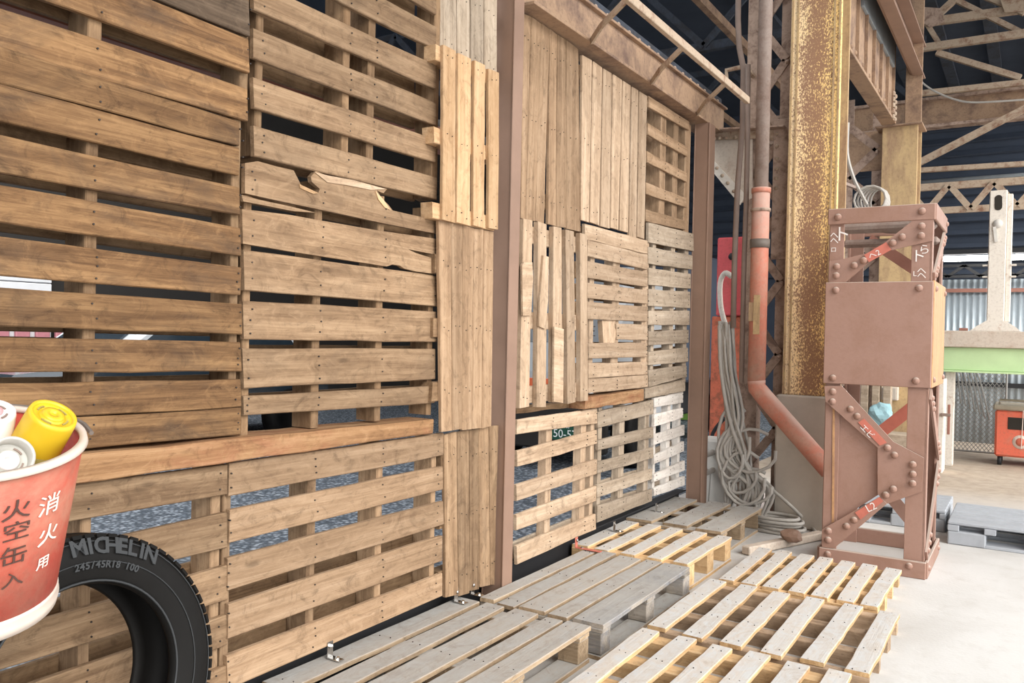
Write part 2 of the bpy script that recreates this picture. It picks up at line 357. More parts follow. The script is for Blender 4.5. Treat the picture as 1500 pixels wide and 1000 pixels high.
# conductor rail carried on brackets off the lintel
XR = .46
q0 = W(925, 0, XR); q1 = W(1082, 137, XR)
t = thing('bracket_rail', (XR, q0.y, q0.z), 'weathered tan bar on slanting brackets in front of the rusty lintel beam', 'rail')
zr = (q0.z+q1.z)/2
bar('rail', (XR, q0.y-.5, zr), (XR, q1.y+.2, zr), .045, .03, 'steel_truss', t, n=PX, bev=.003)
for (px, py, bx, by) in ((920, 2, 866, 70), (1002, 70, 954, 135), (1064, 124, 1021, 178)):
    a = W(px, py, XR); b = W(bx, by, .09); a.z = zr; b.z = 2.875
    bar('bracket', a, (.30*a+.70*b)+V((0, 0, .02)), .03, .014, 'steel_truss', t, n=NY); bar('bracket', (.30*a+.70*b)+V((0, 0, .02)), b, .03, .014, 'steel_truss', t, n=NY)

# girts behind the pallets and the horizontal members seen through their gaps
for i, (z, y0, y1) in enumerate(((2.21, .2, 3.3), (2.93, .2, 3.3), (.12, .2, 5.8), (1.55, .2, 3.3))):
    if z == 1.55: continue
    t = thing('wall_girt', (-.25, y0, z), ('reddish brown steel girt seen through the gaps of the upper left pallets', 'dark brown steel girt above the pallets on the left', 'added black strip standing in for shadow at the foot of the pallet wall')[i], 'beam')
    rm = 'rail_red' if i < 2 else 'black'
    if i == 2:  # black strip added in place of the shadow under the wall pallets
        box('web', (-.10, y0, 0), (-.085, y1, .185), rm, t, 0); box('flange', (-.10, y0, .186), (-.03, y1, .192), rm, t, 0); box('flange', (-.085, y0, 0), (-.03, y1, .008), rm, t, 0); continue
    box('web', (-.30, y0, z-.05), (-.28, y1, z+.05), rm, t, 0); box('flange', (-.28, y0, z-.05), (-.22, y1, z-.042), rm, t, 0); box('flange', (-.28, y0, z+.042), (-.22, y1, z+.05), rm, t, 0)

# ================================================================== PALLETS ON THE WALL
GW = 'wooden pallets fixed upright as a wall'
TH = .018
def hpallet(label, planks, strs, mat, X=0.0, depth=.095, left=None, bmat='wood_inside', smat='wood_inside', skipback=(), zpad=(-.008, -.008), broken=None, plankmat=None, backs=True):
    qs = []
    for (xl, a, b, xr, c, d) in planks:
        if xl is None:                                             # level board reaching out of the picture
            q = [None, None, W(xr, d, X), W(xr, c, X)]; dz = random.uniform(-.004, .016); q[0] = V((X, left, q[3].z+dz)); q[1] = V((X, left, q[2].z+dz+random.uniform(-.004, .004)))
        else: q = [W(xl, a, X), W(xl, b, X), W(xr, d, X), W(xr, c, X)]   # LT LB RB RT
        if left is not None and xl is not None:
            for i, j in ((0, 3), (1, 2)):
                k = (left-q[j].y)/(q[i].y-q[j].y); q[i] = q[j]+(q[i]-q[j])*k
        qs.append(q)
    ys = [p.y for q in qs for p in q]; zs = [p.z for q in qs for p in q]; z0, z1 = min(zs), max(zs); y0, y1 = min(ys), max(ys)
    t = thing('wooden_pallet', (X-.07, (y0+y1)/2, z0), label, 'pallet', GW)
    nails = []
    cen = []
    for (s0, s1) in strs:
        a, b = W(s0, 500, X-TH), W(s1, 500, X-TH)
        if s1 < -500: a, b = V((0, left+.02, 0)), V((0, left+.08, 0))
        cen.append((a.y, b.y)); yc, wd = (a.y+b.y)/2, max(.03, b.y-a.y)
        o = board('stringer', (X-TH-.001, yc-wd/2, z0-zpad[0]), (X-TH-.001, yc+wd/2, z0-zpad[0]), (X-TH-.001, yc+wd/2, z1+zpad[1]), (X-TH-.001, yc-wd/2, z1+zpad[1]), PX, depth, smat, t, 5, .001, .001)
    for i, q in enumerate(qs):
        pm = (plankmat or {}).get(i, mat)
        if broken and i in broken: broken[i](q, t, pm)
        else: board('plank', q[0], q[1], q[2], q[3], PX, TH, pm, t)
        for (a, b) in cen:
            yc = (a+b)/2
            if not (min(q[0].y, q[1].y)-.01 < yc < max(q[2].y, q[3].y)+.01): continue
            k = (yc-q[0].y)/(q[3].y-q[0].y); tp = q[0].lerp(q[3], k); bt = q[1].lerp(q[2], k)
            for f in ((.28, .72) if random.random() < .7 else (.2, .5, .8)):
                p = tp.lerp(bt, f+random.uniform(-.06, .06)); nails.append(p+V((0, random.uniform(-.008, .008), 0)))
        if backs and i not in skipback:
            dx = V((-(TH+depth+.003), 0, 0)); zz = V((0, 0, random.uniform(-.012, .012)))
            board('back_plank', *[p+dx+zz for p in q], PX, TH, bmat, t, 4)
    nail_mesh(nails, PX, t); return t

hpallet('dark brown pallet in the upper left corner of the wall, cut off by the frame',
    [(None, 0, 0, 365, -62, -8), (None, 0, 0, 365, 0, 54), (None, 0, 0, 364, 57, 106), (None, 0, 0, 363, 129, 177)],
    [(122, 143), (345, 357), (-900, -880)], 'wood_brown', left=.55, skipback=(1, 3), plankmat={0: 'wood_dark', 1: 'wood_dark'})
hpallet('large brown wooden pallet with closed double boards, above the yellow spray can',
    [(0, 68, 122, 351, 178, 214), (0, 123, 178, 351, 216, 257), (0, 197, 254, 351, 274, 315), (0, 270, 325, 353, 334, 375), (0, 347, 404, 353, 391, 433),
     (0, 422, 478, 354, 445, 489), (0, 493, 546, 353, 502, 544), (0, 562, 617, 353, 555, 596), (0, 618, 668, 352, 597, 636)],
    [(122, 140), (336, 348), (-900, -880)], 'wood_brown', left=.6, skipback=(4,))
hpallet('tan pallet with wide gaps, top centre of the near bay, beside the fresh narrow pallet',
    [(372, -185, -140, 639, -20, 22), (372, -105, -60, 639, 39, 73), (371, -28, 14, 639, 95, 130), (371, 41, 85, 639, 150, 184), (371, 114, 158, 639, 204, 238), (372, 184, 228, 640, 260, 292)],
    [(368, 378), (495, 505), (532, 542), (627, 636)], 'wood_tan', X=.0, skipback=(1, 4))
def broken_top(q, t, m):
    def P(zx, zy): return W(340+zx*.42, 220+zy*.42, 0)
    out = [(45, 45), (90, 38), (150, 55), (215, 70), (240, 120), (300, 150), (306, 135), (278, 110), (275, 92), (292, 72), (330, 88), (430, 105), (540, 135), (528, 150), (505, 140), (520, 165), (545, 190), (560, 210), (640, 228), (720, 245), (720, 292), (540, 257), (380, 222), (290, 203), (180, 180), (45, 150)]
    plate('plank', [P(*p) for p in out][::-1], PX, TH, m, t)
    plate('splinter', [P(*p)+V((.004, 0, 0)) for p in ((30, 155), (90, 172), (200, 196), (290, 218), (210, 212), (100, 190), (36, 178))][::-1], PX, .012, m, t)
    plate('splinter', [P(*p)+V((.004, 0, 0)) for p in ((285, 76), (330, 88), (420, 104), (535, 136), (480, 138), (400, 122), (330, 112))][::-1], PX, .008, 'wood_pale', t)
    plate('splinter', [P(*p)+V((.004, 0, 0)) for p in ((232, 118), (300, 150), (280, 152), (235, 132))][::-1], PX, .008, 'wood_new', t)
    plate('splinter', [P(*p)+V((.004, 0, 0)) for p in ((498, 142), (525, 172), (550, 208), (530, 200), (508, 172))][::-1], PX, .008, 'wood_new', t)
def notched(q, t, m):
    def P(zx, zy): return W(340+zx*.42, 220+zy*.42, 0)
    out = [(35, 205), (200, 225), (300, 243), (500, 278), (720, 310), (717, 365), (612, 344), (640, 358), (717, 382), (715, 432), (640, 422), (600, 412), (585, 402), (560, 398), (540, 405), (380, 380), (200, 352), (38, 325)]
    plate('plank', [P(*p) for p in out][::-1], PX, TH, m, t)
hpallet('greyish tan pallet with a broken splintered top board, centre of the near bay',
    [(359, 239, 283, 642, 323, 343), (355, 306, 356, 642, 350, 401), (357, 365, 425, 641, 404, 448), (357, 440, 497, 639, 456, 501), (357, 510, 569, 637, 510, 555), (357, 580, 608, 637, 565, 590)],
    [(356, 365), (458, 469), (551, 560), (627, 634)], 'wood_tan', X=0, skipback=(1,), broken={0: broken_top, 1: notched}, zpad=(.05, 0))
hpallet('smooth light tan pallet of five boards, low beside the ends of the floor pallets',
    [(336, 679, 727, 649, 634, 667), (336, 748, 795, 649, 682, 717), (334, 818, 866, 649, 733, 768), (334, 885, 936, 648, 784, 821), (333, 961, 1011, 648, 839, 873)],
    [(331, 343), (456, 468), (556, 565), (637, 643)], 'wood_fawn', X=.005, skipback=(0, 1, 2), smat='wood_tan')
def zr_(y, x=333): return W(x, y, 0)
hpallet('dull brown pallet low on the left behind the car tyre',
    [(101, 710, 765, 333, 680, 725), (120, 797.5, 852, 333, 751, 803), (120, 891, 944, 333, 828, 879), (120, 976, 1030, 332, 901, 945), (120, 1065, 1110, 332, 974, 1012)],
    [(123, 139), (314, 328), (-900, -880)], 'wood_tan', left=.55, X=0, smat='wood_tan', skipback=(0, 1))

def vpallet(label, planks, bars, mat, X=0.0, th=.016, barmat='wood_inside', bt=.04, bd=.06, over=.0, depth_back=False, ymax=None):
    """vertical boards: each (x_left_top, x_right_top, y_top_left, y_top_right, x_left_bot, x_right_bot, y_bot_left, y_bot_right); bars: y px of cross battens (front-plane) at the two sides"""
    qs = []
    for (a, b, ya, yb, c, d, yc, yd) in planks: qs.append([W(c, yc, X), W(d, yd, X), W(b, yb, X), W(a, ya, X)])  # BL BR TR TL
    if ymax:
        for q in qs:
            for p in q: p.y = min(p.y, ymax)
    ys = [p.y for q in qs for p in q]; zs = [p.z for q in qs for p in q]
    t = thing('wooden_pallet', (X-.05, (min(ys)+max(ys))/2, min(zs)), label, 'pallet', GW); nails = []
    zb = []
    for f in bars:
        z = min(zs)+(max(zs)-min(zs))*f; zb.append(z)
        board('batten', (X-th-.001, min(ys)-over, z+bt), (X-th-.001, min(ys)-over, z-bt), (X-th-.001, max(ys)-.005, z-bt), (X-th-.001, max(ys)-.005, z+bt), PX, bd, barmat, t, 4, .001, .001)
    for q in qs:
        board('plank', q[0], q[1], q[2], q[3], PX, th, mat, t, 8, .0018, .002)
        for z in zb:
            f = (z-q[0].z)/(q[3].z-q[0].z); a = q[0].lerp(q[3], f); b = q[1].lerp(q[2], f)
            for k in (.3, .7): nails.append(a.lerp(b, k)+V((0, 0, random.uniform(-.015, .015))))
    if depth_back:
        for q in qs[2::2]: board('back_plank', *[p+V((-(th+bd+.003), 0, 0)) for p in q], PX, th, barmat, t, 4)
    nail_mesh(nails, PX, t, .002); return t
def vrow(xt, yt, xb, yb, gap=.8):
    """row of boards from the pixel boundaries along the top and the bottom; y interpolated"""
    out = []
    def L(xs, y, x): return y[0]+(y[1]-y[0])*(x-xs[0])/(xs[-1]-xs[0])
    for i in range(len(xt)-1):
        a, b, c, d = xt[i], xt[i+1]-gap, xb[i], xb[i+1]-gap; j = random.uniform(-2.5, 2.5)
        out.append((a, b, L(xt, yt, a), L(xt, yt, b), c, d, L(xb, yb, c)+j, L(xb, yb, d)+j))
    return out
vpallet('weathered vertical boards at the very top, above the fresh narrow pallet', vrow([644, 670, 690, 710, 730], (-120, -62), [644, 670, 690, 710, 730], (70, 118), 1.6), (.1, .5, .9), 'wood_grey', X=-.02)
XC = .06
def fresh():
    pl = [(650, 668, 66, 74, 649, 667, 322, 326), (671, 690, 77, 87, 670, 689, 326, 330), (695, 711, 88, 96, 694, 710, 330, 334), (716, 731.5, 100, 107, 716, 730, 333, 337)]
    return vpallet('clean pale new wood pallet with four narrow upright boards, left of the steel post', pl, (.05, .48, .95), 'wood_new', X=XC, barmat='wood_new', bt=.032, bd=.06, over=.03)
fresh()
vpallet('solid tan panel of upright boards with ragged lower ends, below the fresh pallet', vrow([643, 662, 678, 695, 710, 724], (322, 340), [647, 663, 678, 692, 706, 721], (634, 624), .7), (.2, .5, .8), 'wood_fawn', X=.035)
vpallet('brown panel of upright boards standing on the floor pallet, left of the steel post', vrow([651, 670, 688, 702, 717, 732], (636, 622), [653, 672, 689, 703, 719, 735], (878, 850), .7), (.15, .5, .85), 'wood_tan', X=.012, ymax=pa.y-.004)
# far bay
vpallet('tall panel of tight upright boards with one long crack, right of the steel post',
    [(765, 778.4, 18, 25, 763, 769.6, 320, 321), (779, 793.4, 25, 35, 770.4, 784, 321, 324), (794, 806, 35, 43, 785, 797, 324, 327), (806.6, 816.6, 43, 50, 803, 814, 328, 331), (817.2, 829, 50, 59, 815, 829.4, 331, 334), (829.6, 847.5, 59, 72, 830, 851, 334, 340)],
    (.12, .5, .88), 'wood_fawn', X=0)
vpallet('panel of seven pale upright boards with thin gaps, under the lintel beam', vrow([853, 869, 884, 898, 913, 926, 937, 950], (80, 142), [852, 865, 880, 895, 908, 922, 934, 946], (322, 351), 1.8), (.1, .5, .9), 'wood_pale', X=.01)
hpallet('open tan pallet with deep box gaps, top of the far end beside the second post',
    [(950, 140, 157, 1010, 178, 191), (949, 180, 197, 1007, 215, 229), (948, 221, 237, 1006, 253, 267), (947, 267, 284, 1005, 290, 304), (946, 306, 324, 1004, 323, 337)],
    [(961, 969), (980, 987), (997, 1005)], 'wood_fawn', smat='wood_fawn', bmat='wood_brown', skipback=(), depth=.10)
hpallet('pale grey pallet of narrow slats at the far end, under the open box pallet',
    [(950, 325, 355, 1016, 342, 368), (950, 361, 386, 1014, 374, 395), (950, 392, 417, 1012, 401, 423), (950, 423.5, 448, 1011, 427, 451), (950, 455, 476, 1010, 455, 476), (950, 485, 506, 1009, 483, 502), (950, 515, 535, 1008, 509, 530), (950, 542, 567, 1006, 535, 552)],
    [(954, 958), (981, 986), (1001, 1006)], 'wood_grey', smat='wood_grey', skipback=(3,), X=.005, depth=.06)
def half_board(q, t, m):
    a = W(903, 474, .0); b = W(903, 497.5, .0); board('plank', a, b, q[2], q[3], PX, TH, m, t)
    pts = [W(882, 469, -.004), W(884, 502, -.004), W(900, 502, -.004), W(904, 486, -.004), W(899, 478, -.004), W(902, 469, -.004)]
    plate('splinter', pts, PX, .03, 'wood_pale', t)
hpallet('pale pallet with one broken slat showing its block, middle of the far bay',
    [(857, 327, 350, 948.5, 352, 372), (861, 351, 375, 948.5, 373, 395), (861, 382, 407, 948.5, 398, 420), (861, 414, 437, 948.5, 425, 445), (861, 442, 467, 948.5, 449, 471), (862, 474, 497, 948.5, 475, 498), (862, 502, 525, 948.5, 502, 523), (862, 532, 554, 948.5, 530, 548), (862, 555, 576, 949, 549, 567)],
    [(863, 869), (896, 906), (940, 948)], 'wood_pale', smat='wood_pale', skipback=(1, 5), broken={5: half_board}, X=.01, depth=.06)
XB = .05
def battens():
    pl = [(767, 780, 320, 323, 762, 776, 597, 596), (789, 801, 325, 328, 787, 800, 597, 595), (811, 822.5, 331, 334, 810, 824, 590, 588), (829, 841, 336, 339, 832, 843.5, 591, 589), (850, 860, 341, 344, 851, 862, 588, 586)]
    return vpallet('pale open pallet of five crooked upright slats, above the green number plate', pl, (.07, .47, .93), 'wood_pale', X=XB, th=.028, barmat='wood_pale', bt=.042, bd=.025)
tb = battens()
for l in ([(765, 388), (768, 384), (780, 384), (781, 410), (778, 462), (766, 462)], [(796, 374), (804, 376), (803, 440), (799, 482), (790, 478), (791, 440)], [(812, 478), (826, 482), (825, 590), (811, 588)]):
    plate('splice', [W(x, y, XB+.012) for x, y in l][::-1], PX, .011, 'wood_pale', tb)
hpallet('weathered pallet low in the far bay, right of the steel post, number plate behind it',
    [(757, 615, 636, 875, 598, 620), (757, 660, 684, 875, 630, 650), (757, 710, 734, 874, 672, 694), (757, 754, 777, 873, 712, 734), (757, 800, 827, 873, 752, 775)],
    [(804, 812), (855, 862), (869, 874)], 'wood_pale', smat='wood_pale', bmat='wood_grey', X=0, skipback=(0, 1, 2, 3), depth=.05)
hpallet('grey pallet with a ragged top board, low middle of the far bay',
    [(876, 603, 627, 957, 585, 606), (876, 645, 660, 957, 625, 641), (875, 677, 694, 957, 655, 671), (875, 710, 729, 955, 686, 702), (875, 741, 765, 955, 716, 734)],
    [(880, 885), (911, 918), (948, 954)], 'wood_grey', smat='wood_grey', bmat='wood_grey', X=0, skipback=(0, 1, 2), depth=.05)
hpallet('small whitewashed pallet low beside the second post',
    [(958, 583, 597, 1001, 572, 590), (958, 607, 625, 1001, 597, 612), (958, 637, 652, 1002, 622, 637), (958, 667, 680, 1002, 646, 661), (958, 695, 706, 1003, 674, 689), (958, 715, 727, 1003, 697, 711)],
    [(961, 964), (981, 985), (997, 1000)], 'wood_white', smat='wood_white', bmat='wood_grey', X=0, skipback=(1, 2, 4), depth=.05)
# long timbers between the rows
def ledge(label, tl, bl, br, tr, X, d, mat, left=None):
    q = [W(*tl, X), W(*bl, X), W(*br, X), W(*tr, X)]
    if left is not None:
        for i, j in ((0, 3), (1, 2)):
            k = (left-q[j].y)/(q[i].y-q[j].y); q[i] = q[j]+(q[i]-q[j])*k
    o = board('timber_beam', q[0], q[1], q[2], q[3], PX, d, mat, None, 12, .003, .002); return tag(o, label, 'beam', 'timbers between the pallet rows')
ledge('long orange brown timber between upper and lower pallets in the near bay', (103, 668), (101, 710), (635, 635), (635, 613), .03, .14, 'wood_beam', .55)
ledge('short brown timber under the broken slat pallet in the far bay', (857, 583), (857, 599), (943, 587), (943, 570), .03, .12, 'wood_beam')
ledge('short grey timber above the small whitewashed pallet', (945, 569), (945, 584), (1004, 573), (1004, 556), .02, .12, 'wood_grey')
ledge('dark timber rail behind the crooked upright slats', (757, 598), (757, 606), (870, 592), (870, 585), -.07, .06, 'wood_inside')

# ================================================================== PALLETS ON THE FLOOR
GF = 'wooden pallets laid flat on the floor'
def fpallet(label, xs, y0, y1, mat, ztop=.144, strs=3, swd=.09, bottoms=True, smat=None, skew=0.0, skip_bottom=False, th=.018, blocks=False, edge=None):
    smat = smat or mat; x0, x1 = min(a for a, b in xs), max(b for a, b in xs)
    t = thing('wooden_pallet', ((x0+x1)/2, (y0+y1)/2, 0), label, 'pallet', GF); nails = []
    bth = .0 if skip_bottom else .018; zs0, zs1 = bth, ztop-th-.001
    yy = [y0+.005+swd/2+(y1-y0-.01-swd)*i/(strs-1) for i in range(strs)]
    for y in yy:
        if blocks:
            board('bearer', (x0, y-swd/2, zs1), (x0, y+swd/2, zs1), (x1, y+swd/2, zs1), (x1, y-swd/2, zs1), PZ, .016, smat, t, 4, .001, 0)
            for f in (0, .5, 1):
                xc = x0+.05+(x1-x0-.10)*f; box('block', (xc-.048, y-swd/2+.002, zs0), (xc+.048, y+swd/2-.002, zs1-.017), smat, t, .004)
        else: board('stringer', (x0+.004, y-swd/2, zs1), (x0+.004, y+swd/2, zs1), (x1-.004, y+swd/2, zs1), (x1-.004, y-swd/2, zs1), PZ, zs1-zs0, smat, t, 4, .0015, .001)
    for ip, (a, b) in enumerate(xs):
        j0, j1, s = random.uniform(-.012, .012), random.uniform(-.012, .012), random.uniform(-.006, .006)
        board('plank', (a+s, y0+j0, ztop), (b+s, y0+j0, ztop), (b-s, y1+j1, ztop), (a-s, y1+j1, ztop), PZ, th, edge if edge and ip == len(xs)-1 else mat, t, 7, .003, .002)
        for y in yy:
            for k in (.28, .72): nails.append((a+(b-a)*k+random.uniform(-.006, .006), y+random.uniform(-.015, .015), ztop-.0015))
    if not skip_bottom:
        wd = .1
        for f in (0, .5, 1):
            a = x0+(x1-x0-wd)*f; board('bottom_plank', (a, y0, bth), (a+wd, y0, bth), (a+wd, y1, bth), (a, y1, bth), PZ, bth, mat, t, 4)
    nail_mesh(nails, PZ, t, .0024); return t
def ends(prs, y, z=.144):
    return [(G(a, ya, z).x, G(b, yb, z).x) for (a, ya, b, yb) in prs]
fpallet('grey dusty floor pallet nearest the camera along the wall', [(-.03, .085), (.12, .215), (.255, .375), (.415, .495), (.515, .625)], 1.86, 2.96, 'wood_deck', blocks=True, smat='wood_deck')
fpallet('grey floor pallet with blue stained edge, second along the wall', [(.053, .128), (.15, .238), (.26, .385), (.405, .495), (.515, .655)], 3.0, 4.03, 'wood_deck', blocks=True, smat='wood_deck_blue', edge='wood_deck_blue')
fpallet('floor pallet with five thin boards over orange bearers, third along the wall', [(-.06, .035), (.09, .175), (.24, .325), (.39, .475), (.54, .625)], 4.07, 4.80, 'wood_deck_fresh', smat='wood_bearer', swd=.10)
fpallet('floor pallet with three wide grey boards at the foot of the whitewashed pallet', [(-.08, .09), (.17, .325), (.39, .55)], 4.86, 5.72, 'wood_deck', blocks=True, ztop=.15)
t5 = [(.766+i*.114, .766+i*.114+.078) for i in range(7)]
fpallet('floor pallet of seven narrow boards in front of the riveted column', t5, 4.127, 4.893, 'wood_deck_fresh', strs=4, swd=.06, skip_bottom=True, ztop=.085, smat='wood_bearer')
fpallet('pale floor pallet with six spaced boards, beside the blue stained pallet', [(.735+i*.160, .735+i*.160+.086) for i in range(6)], 3.276, 4.095, 'wood_deck_fresh', strs=4, swd=.055, skip_bottom=True, ztop=.085, smat='wood_pale')
fpallet('yellowish floor pallet at the bottom edge, nearest on the right', [(.735+i*.149, .735+i*.149+.084) for i in range(6)], 2.39, 3.234, 'wood_deck_fresh', strs=4, swd=.08, skip_bottom=True, ztop=.085, smat='wood_bearer')
fpallet('floor pallet under the car tyre in the lower left corner', [(.012, .115), (.14, .235), (.26, .37), (.40, .495), (.515, .625)], .72, 1.82, 'wood_deck', blocks=True)
# L brackets tying wall to floor pallets
for i, (px, py, m, lab) in enumerate(((467, 958, 'chrome', 'small silver angle bracket at the foot of the smooth five board pallet'), (648, 876, 'chrome', 'small silver angle bracket at the corner between five board pallet and upright panel'), (683, 868, 'chrome', 'small silver angle bracket at the foot of the upright brown panel'),
        (815, 797, 'red_tag', 'red angle bracket with a long arm at the foot of the far bay'), (866, 772, 'chrome', 'small silver angle bracket just beyond the red bracket'), (920, 744, 'chrome', 'small silver angle bracket at the foot of the grey ragged pallet, farthest away'))):
    g = G(px, py, .146); y = g.y; s = 1.0
    t = thing('angle_bracket', (.03, y, .146), lab, 'bracket', 'angle brackets')
    box('upright', (.006, y-.014, .147), (.010, y+.014, .205), m, t, .001); box('foot', (.010, y-.014, .147), (.065 if m == 'chrome' else .16, y+.014, .151), m, t, .001)
    for (p, n) in (((.010, y, .188), PX), ((.045, y, .151), PZ)):
        a = V(n).orthogonal(); lathe('bolt', [(.0085, 0), (.0085, .007), (.0001, .010)], frame(V(p), a, V(n)), 'chrome', t, 6, False)

# ================================================================== STEELWORK ON THE RIGHT
YC = 5.95
t = thing('steel_column', (.78, YC, .93), 'tall yellow painted steel column flaked to rust, standing on a concrete footing', 'column')
ft = mesh('flange', *bevelled((boxv(.34, .025, 5.0), BOXF), .004), 'flange_yellow', t, Matrix.Translation((.78, YC, .93+2.5)))
for x in (.622, .660, .905, .938): bar('edge_bead', (x, YC-.016, .93), (x, YC-.016, 5.93), .012, .012, 'yellow_faded', ft, n=NY)
box('web', (.77, YC+.013, .93), (.79, YC+.27, 5.85), 'steel_lattice', t, 0); box('rear_flange', (.61, YC+.27, .93), (.95, YC+.295, 5.85), 'yellow_faded', t, .003)
o = tag(box('concrete_footing', (.58, YC-.06, 0), (1.0, YC+.4, .93), 'concrete', None, .012), 'tall tapering concrete footing below the yellow column', 'footing')
# lattice column behind the down pipe
t = thing('lattice_column', (.42, 6.2, 0), 'brown riveted lattice column behind the red down pipe', 'column')
for (a, b, nm) in ((.24, .37, 'leg'), (.49, .59, 'leg')): box(nm, (a, 6.15, 0), (b, 6.165, 5.8), 'steel_lattice', t, .002); box('leg_angle', (b-.012 if a < .4 else a, 6.165, 0), (b if a < .4 else a+.012, 6.27, 5.8), 'steel_lattice', t, 0)
z = .4; s = 1
while z < 5.4:
    a, b = (.34, .53) if s > 0 else (.53, .34)
    bar('lacing_bar', (a, 6.142, z), (b, 6.142, z+.26), .06, .012, 'steel_lattice', t, n=NY)
    rivet(t, (.54 if s > 0 else .33, 6.135, z+.25), NY, .017, 'steel_lattice'); z += .27; s = -s
for i in range(12): rivet(t, (.575, 6.148, 2.0+i*.095), NY, .013, 'steel_lattice')
YG = 6.10
t = thing('gusset_bracket', (.1, YG, 2.5), 'dusty riveted triangular gusset plate between second post and lattice column', 'bracket')
def KP(l, Y): return [K(x, y, Y) for x, y in l]
plate('gusset_plate', KP([(1041, 200), (1041, 245), (1086, 297), (1102, 290), (1102, 194)], YG), NY, .012, 'beam_beige', t)
plate('edge_strip', KP([(1039, 228), (1040, 247), (1084, 300), (1092, 285), (1048, 238)], YG-.014), NY, .012, 'post_cream', t)
plate('top_angle', KP([(1040, 190), (1040, 205), (1150, 201), (1150, 186)], YG-.02), NY, .014, 'steel_truss', t)
bar('flange', K(1039, 191, YG-.06), K(1150, 186, YG-.06), .09, .012, 'steel_lattice', t, n=PZ)
for (x, y) in ((1046, 203), (1054, 202), (1063, 202), (1077, 201), (1050, 246), (1058, 257), (1066, 268), (1075, 280), (1138, 196), (1138, 214), (1138, 232), (1138, 247), (1137, 261), (1137, 275)): rivet(t, K(x, y, YG-.03), NY, .015, 'steel_truss')
box('side_plate', (.47, YG-.025, 1.9), (.58, YG-.008, 2.92), 'steel_lattice', t, .002)
# down pipe
YP = 5.72
def path(l, Y): return [K(x, y, Y) for x, y in l]
t = thing('down_pipe', K(1112, 560, YP), 'down pipe, grey above and red below, bending toward the riveted column', 'pipe')
pz = K(1112, 280, YP)
xa = K(1112, 400, YP).x
elb = K(1109, 568, YP)
tube('upper_pipe', [(xa, YP, pz.z-.05), (xa, YP, 5.6)], .047, 'pipe_grey', t, 16)
tube('lower_pipe', [(xa, YP, pz.z), (xa, YP, elb.z+.03)], .060, 'pipe_red', t, 16)
e2 = K(1215, 690, YP-.05)
tube('elbow_pipe', [(xa, YP, elb.z+.05), (xa+.005, YP, elb.z), V((xa, YP, elb.z)).lerp(e2, .12), V((xa, YP, elb.z)).lerp(e2, .5), e2], .062, 'pipe_red', t, 16)
tube('collar', [(xa, YP, pz.z-.015), (xa, YP, pz.z+.02)], .066, 'pipe_red', t, 16); tube('collar', [(xa, YP, K(1112, 308, YP).z-.01), (xa, YP, K(1112, 308, YP).z+.01)], .068, 'steel_lattice', t, 16)
tube('rust_band', [(xa, YP, K(1112, 357, YP).z-.03), (xa, YP, K(1112, 357, YP).z+.03)], [.066, .068], 'cable_dark', t, 16)
lb = K(1112, 460, YP); box('sticker', (lb.x-.022, YP-.064, lb.z-.14), (lb.x+.022, YP-.060, lb.z+.13), 'yellow_faded', t, 0)
box('sticker', (lb.x-.055, YP-.060, lb.z-.05), (lb.x-.024, YP-.054, lb.z+.08), 'yellow_faded', t, 0)
# conduits
for i, (pl, r, lab) in enumerate((([(1082, -40), (1081, 30), (1083, 70), (1089, 100), (1088, 180), (1080, 280), (1076, 380), (1074, 480)], .020, 'brown conduit curving down beside the pipe, left of the pair'), ([(1096, 95), (1095, 200), (1093, 300), (1090, 380), (1086, 560)], .018, 'straight brown conduit close to the down pipe, right of the pair'))):
    o = tube('conduit', path(pl, 5.80-.04*i), r, 'conduit', None, 10); tag(o, lab, 'conduit', 'conduits')
o = tube('pipe_bracket', path([(1065, 125), (1064, 103), (1092, 97)], 5.9)+[V((.29, 6.15, K(1092, 97, 5.9).z))], .018, 'steel_truss', None, 6); tag(o, 'bent bracket arm at the top of the conduits', 'bracket')

# hanging cable bundle
t = thing('cable_bundle', K(1100, 778, 5.7), 'tangle of dusty grey cables hanging beside the footing and coiled on the floor', 'cables')
def smooth_path(p, k=5):
    out = []
    for i in range(len(p)-1):
        a, b, c, d = p[max(i-1, 0)], p[i], p[i+1], p[min(i+2, len(p)-1)]
        for j in range(k):
            u = j/k; out.append(.5*((2*b)+(c-a)*u+(2*a-5*b+4*c-d)*u*u+(3*b-a-3*c+d)*u**3))
    return out+[p[-1]]
rc = random.Random(5)
for i in range(19):
    x = 1053+rc.random()*20; e = 1062+rc.random()*55; Y = 5.79+rc.random()*.05
    l = [(x, 470+rc.random()*12), (x+1+rc.random()*4, 540), (x+5+rc.random()*16, 610), (x+rc.random()*36, 670), (e-8+rc.random()*25, 715), (e, 752+rc.random()*18)]
    tube('cable', smooth_path([K(a, b, Y+rc.uniform(-.02, .02)) for a, b in l]), .011 if i % 3 else .015, 'cable_grey', t, 7)
for i, (cx, cy, rx, ry, Y) in enumerate(((1100, 660, 36, 32, 5.76), (1082, 690, 26, 32, 5.77), (1100, 712, 30, 26, 5.76), (1086, 730, 22, 28, 5.77), (1076, 640, 22, 50, 5.78), (1090, 700, 30, 40, 5.75), (1070, 665, 18, 36, 5.76))):
    tube('cable', [K(cx+rx*math.cos(q*.42)*(1+.1*math.sin(q)), cy+ry*math.sin(q*.42), Y+.004*q) for q in range(14)], .012, 'cable_grey', t, 7)
for i in range(5):
    c = G(1152+rc.uniform(-14, 10), 764+rc.uniform(-4, 8), .0); c.x += .02; R1, R2 = .15+rc.random()*.05, .09+rc.random()*.03
    tube('cable', [(c.x+R1*math.cos(q*.35), 5.73+.0*c.y+R2*math.sin(q*.35), .014+i*.022) for q in range(19)], .012, 'cable_grey', t, 7)
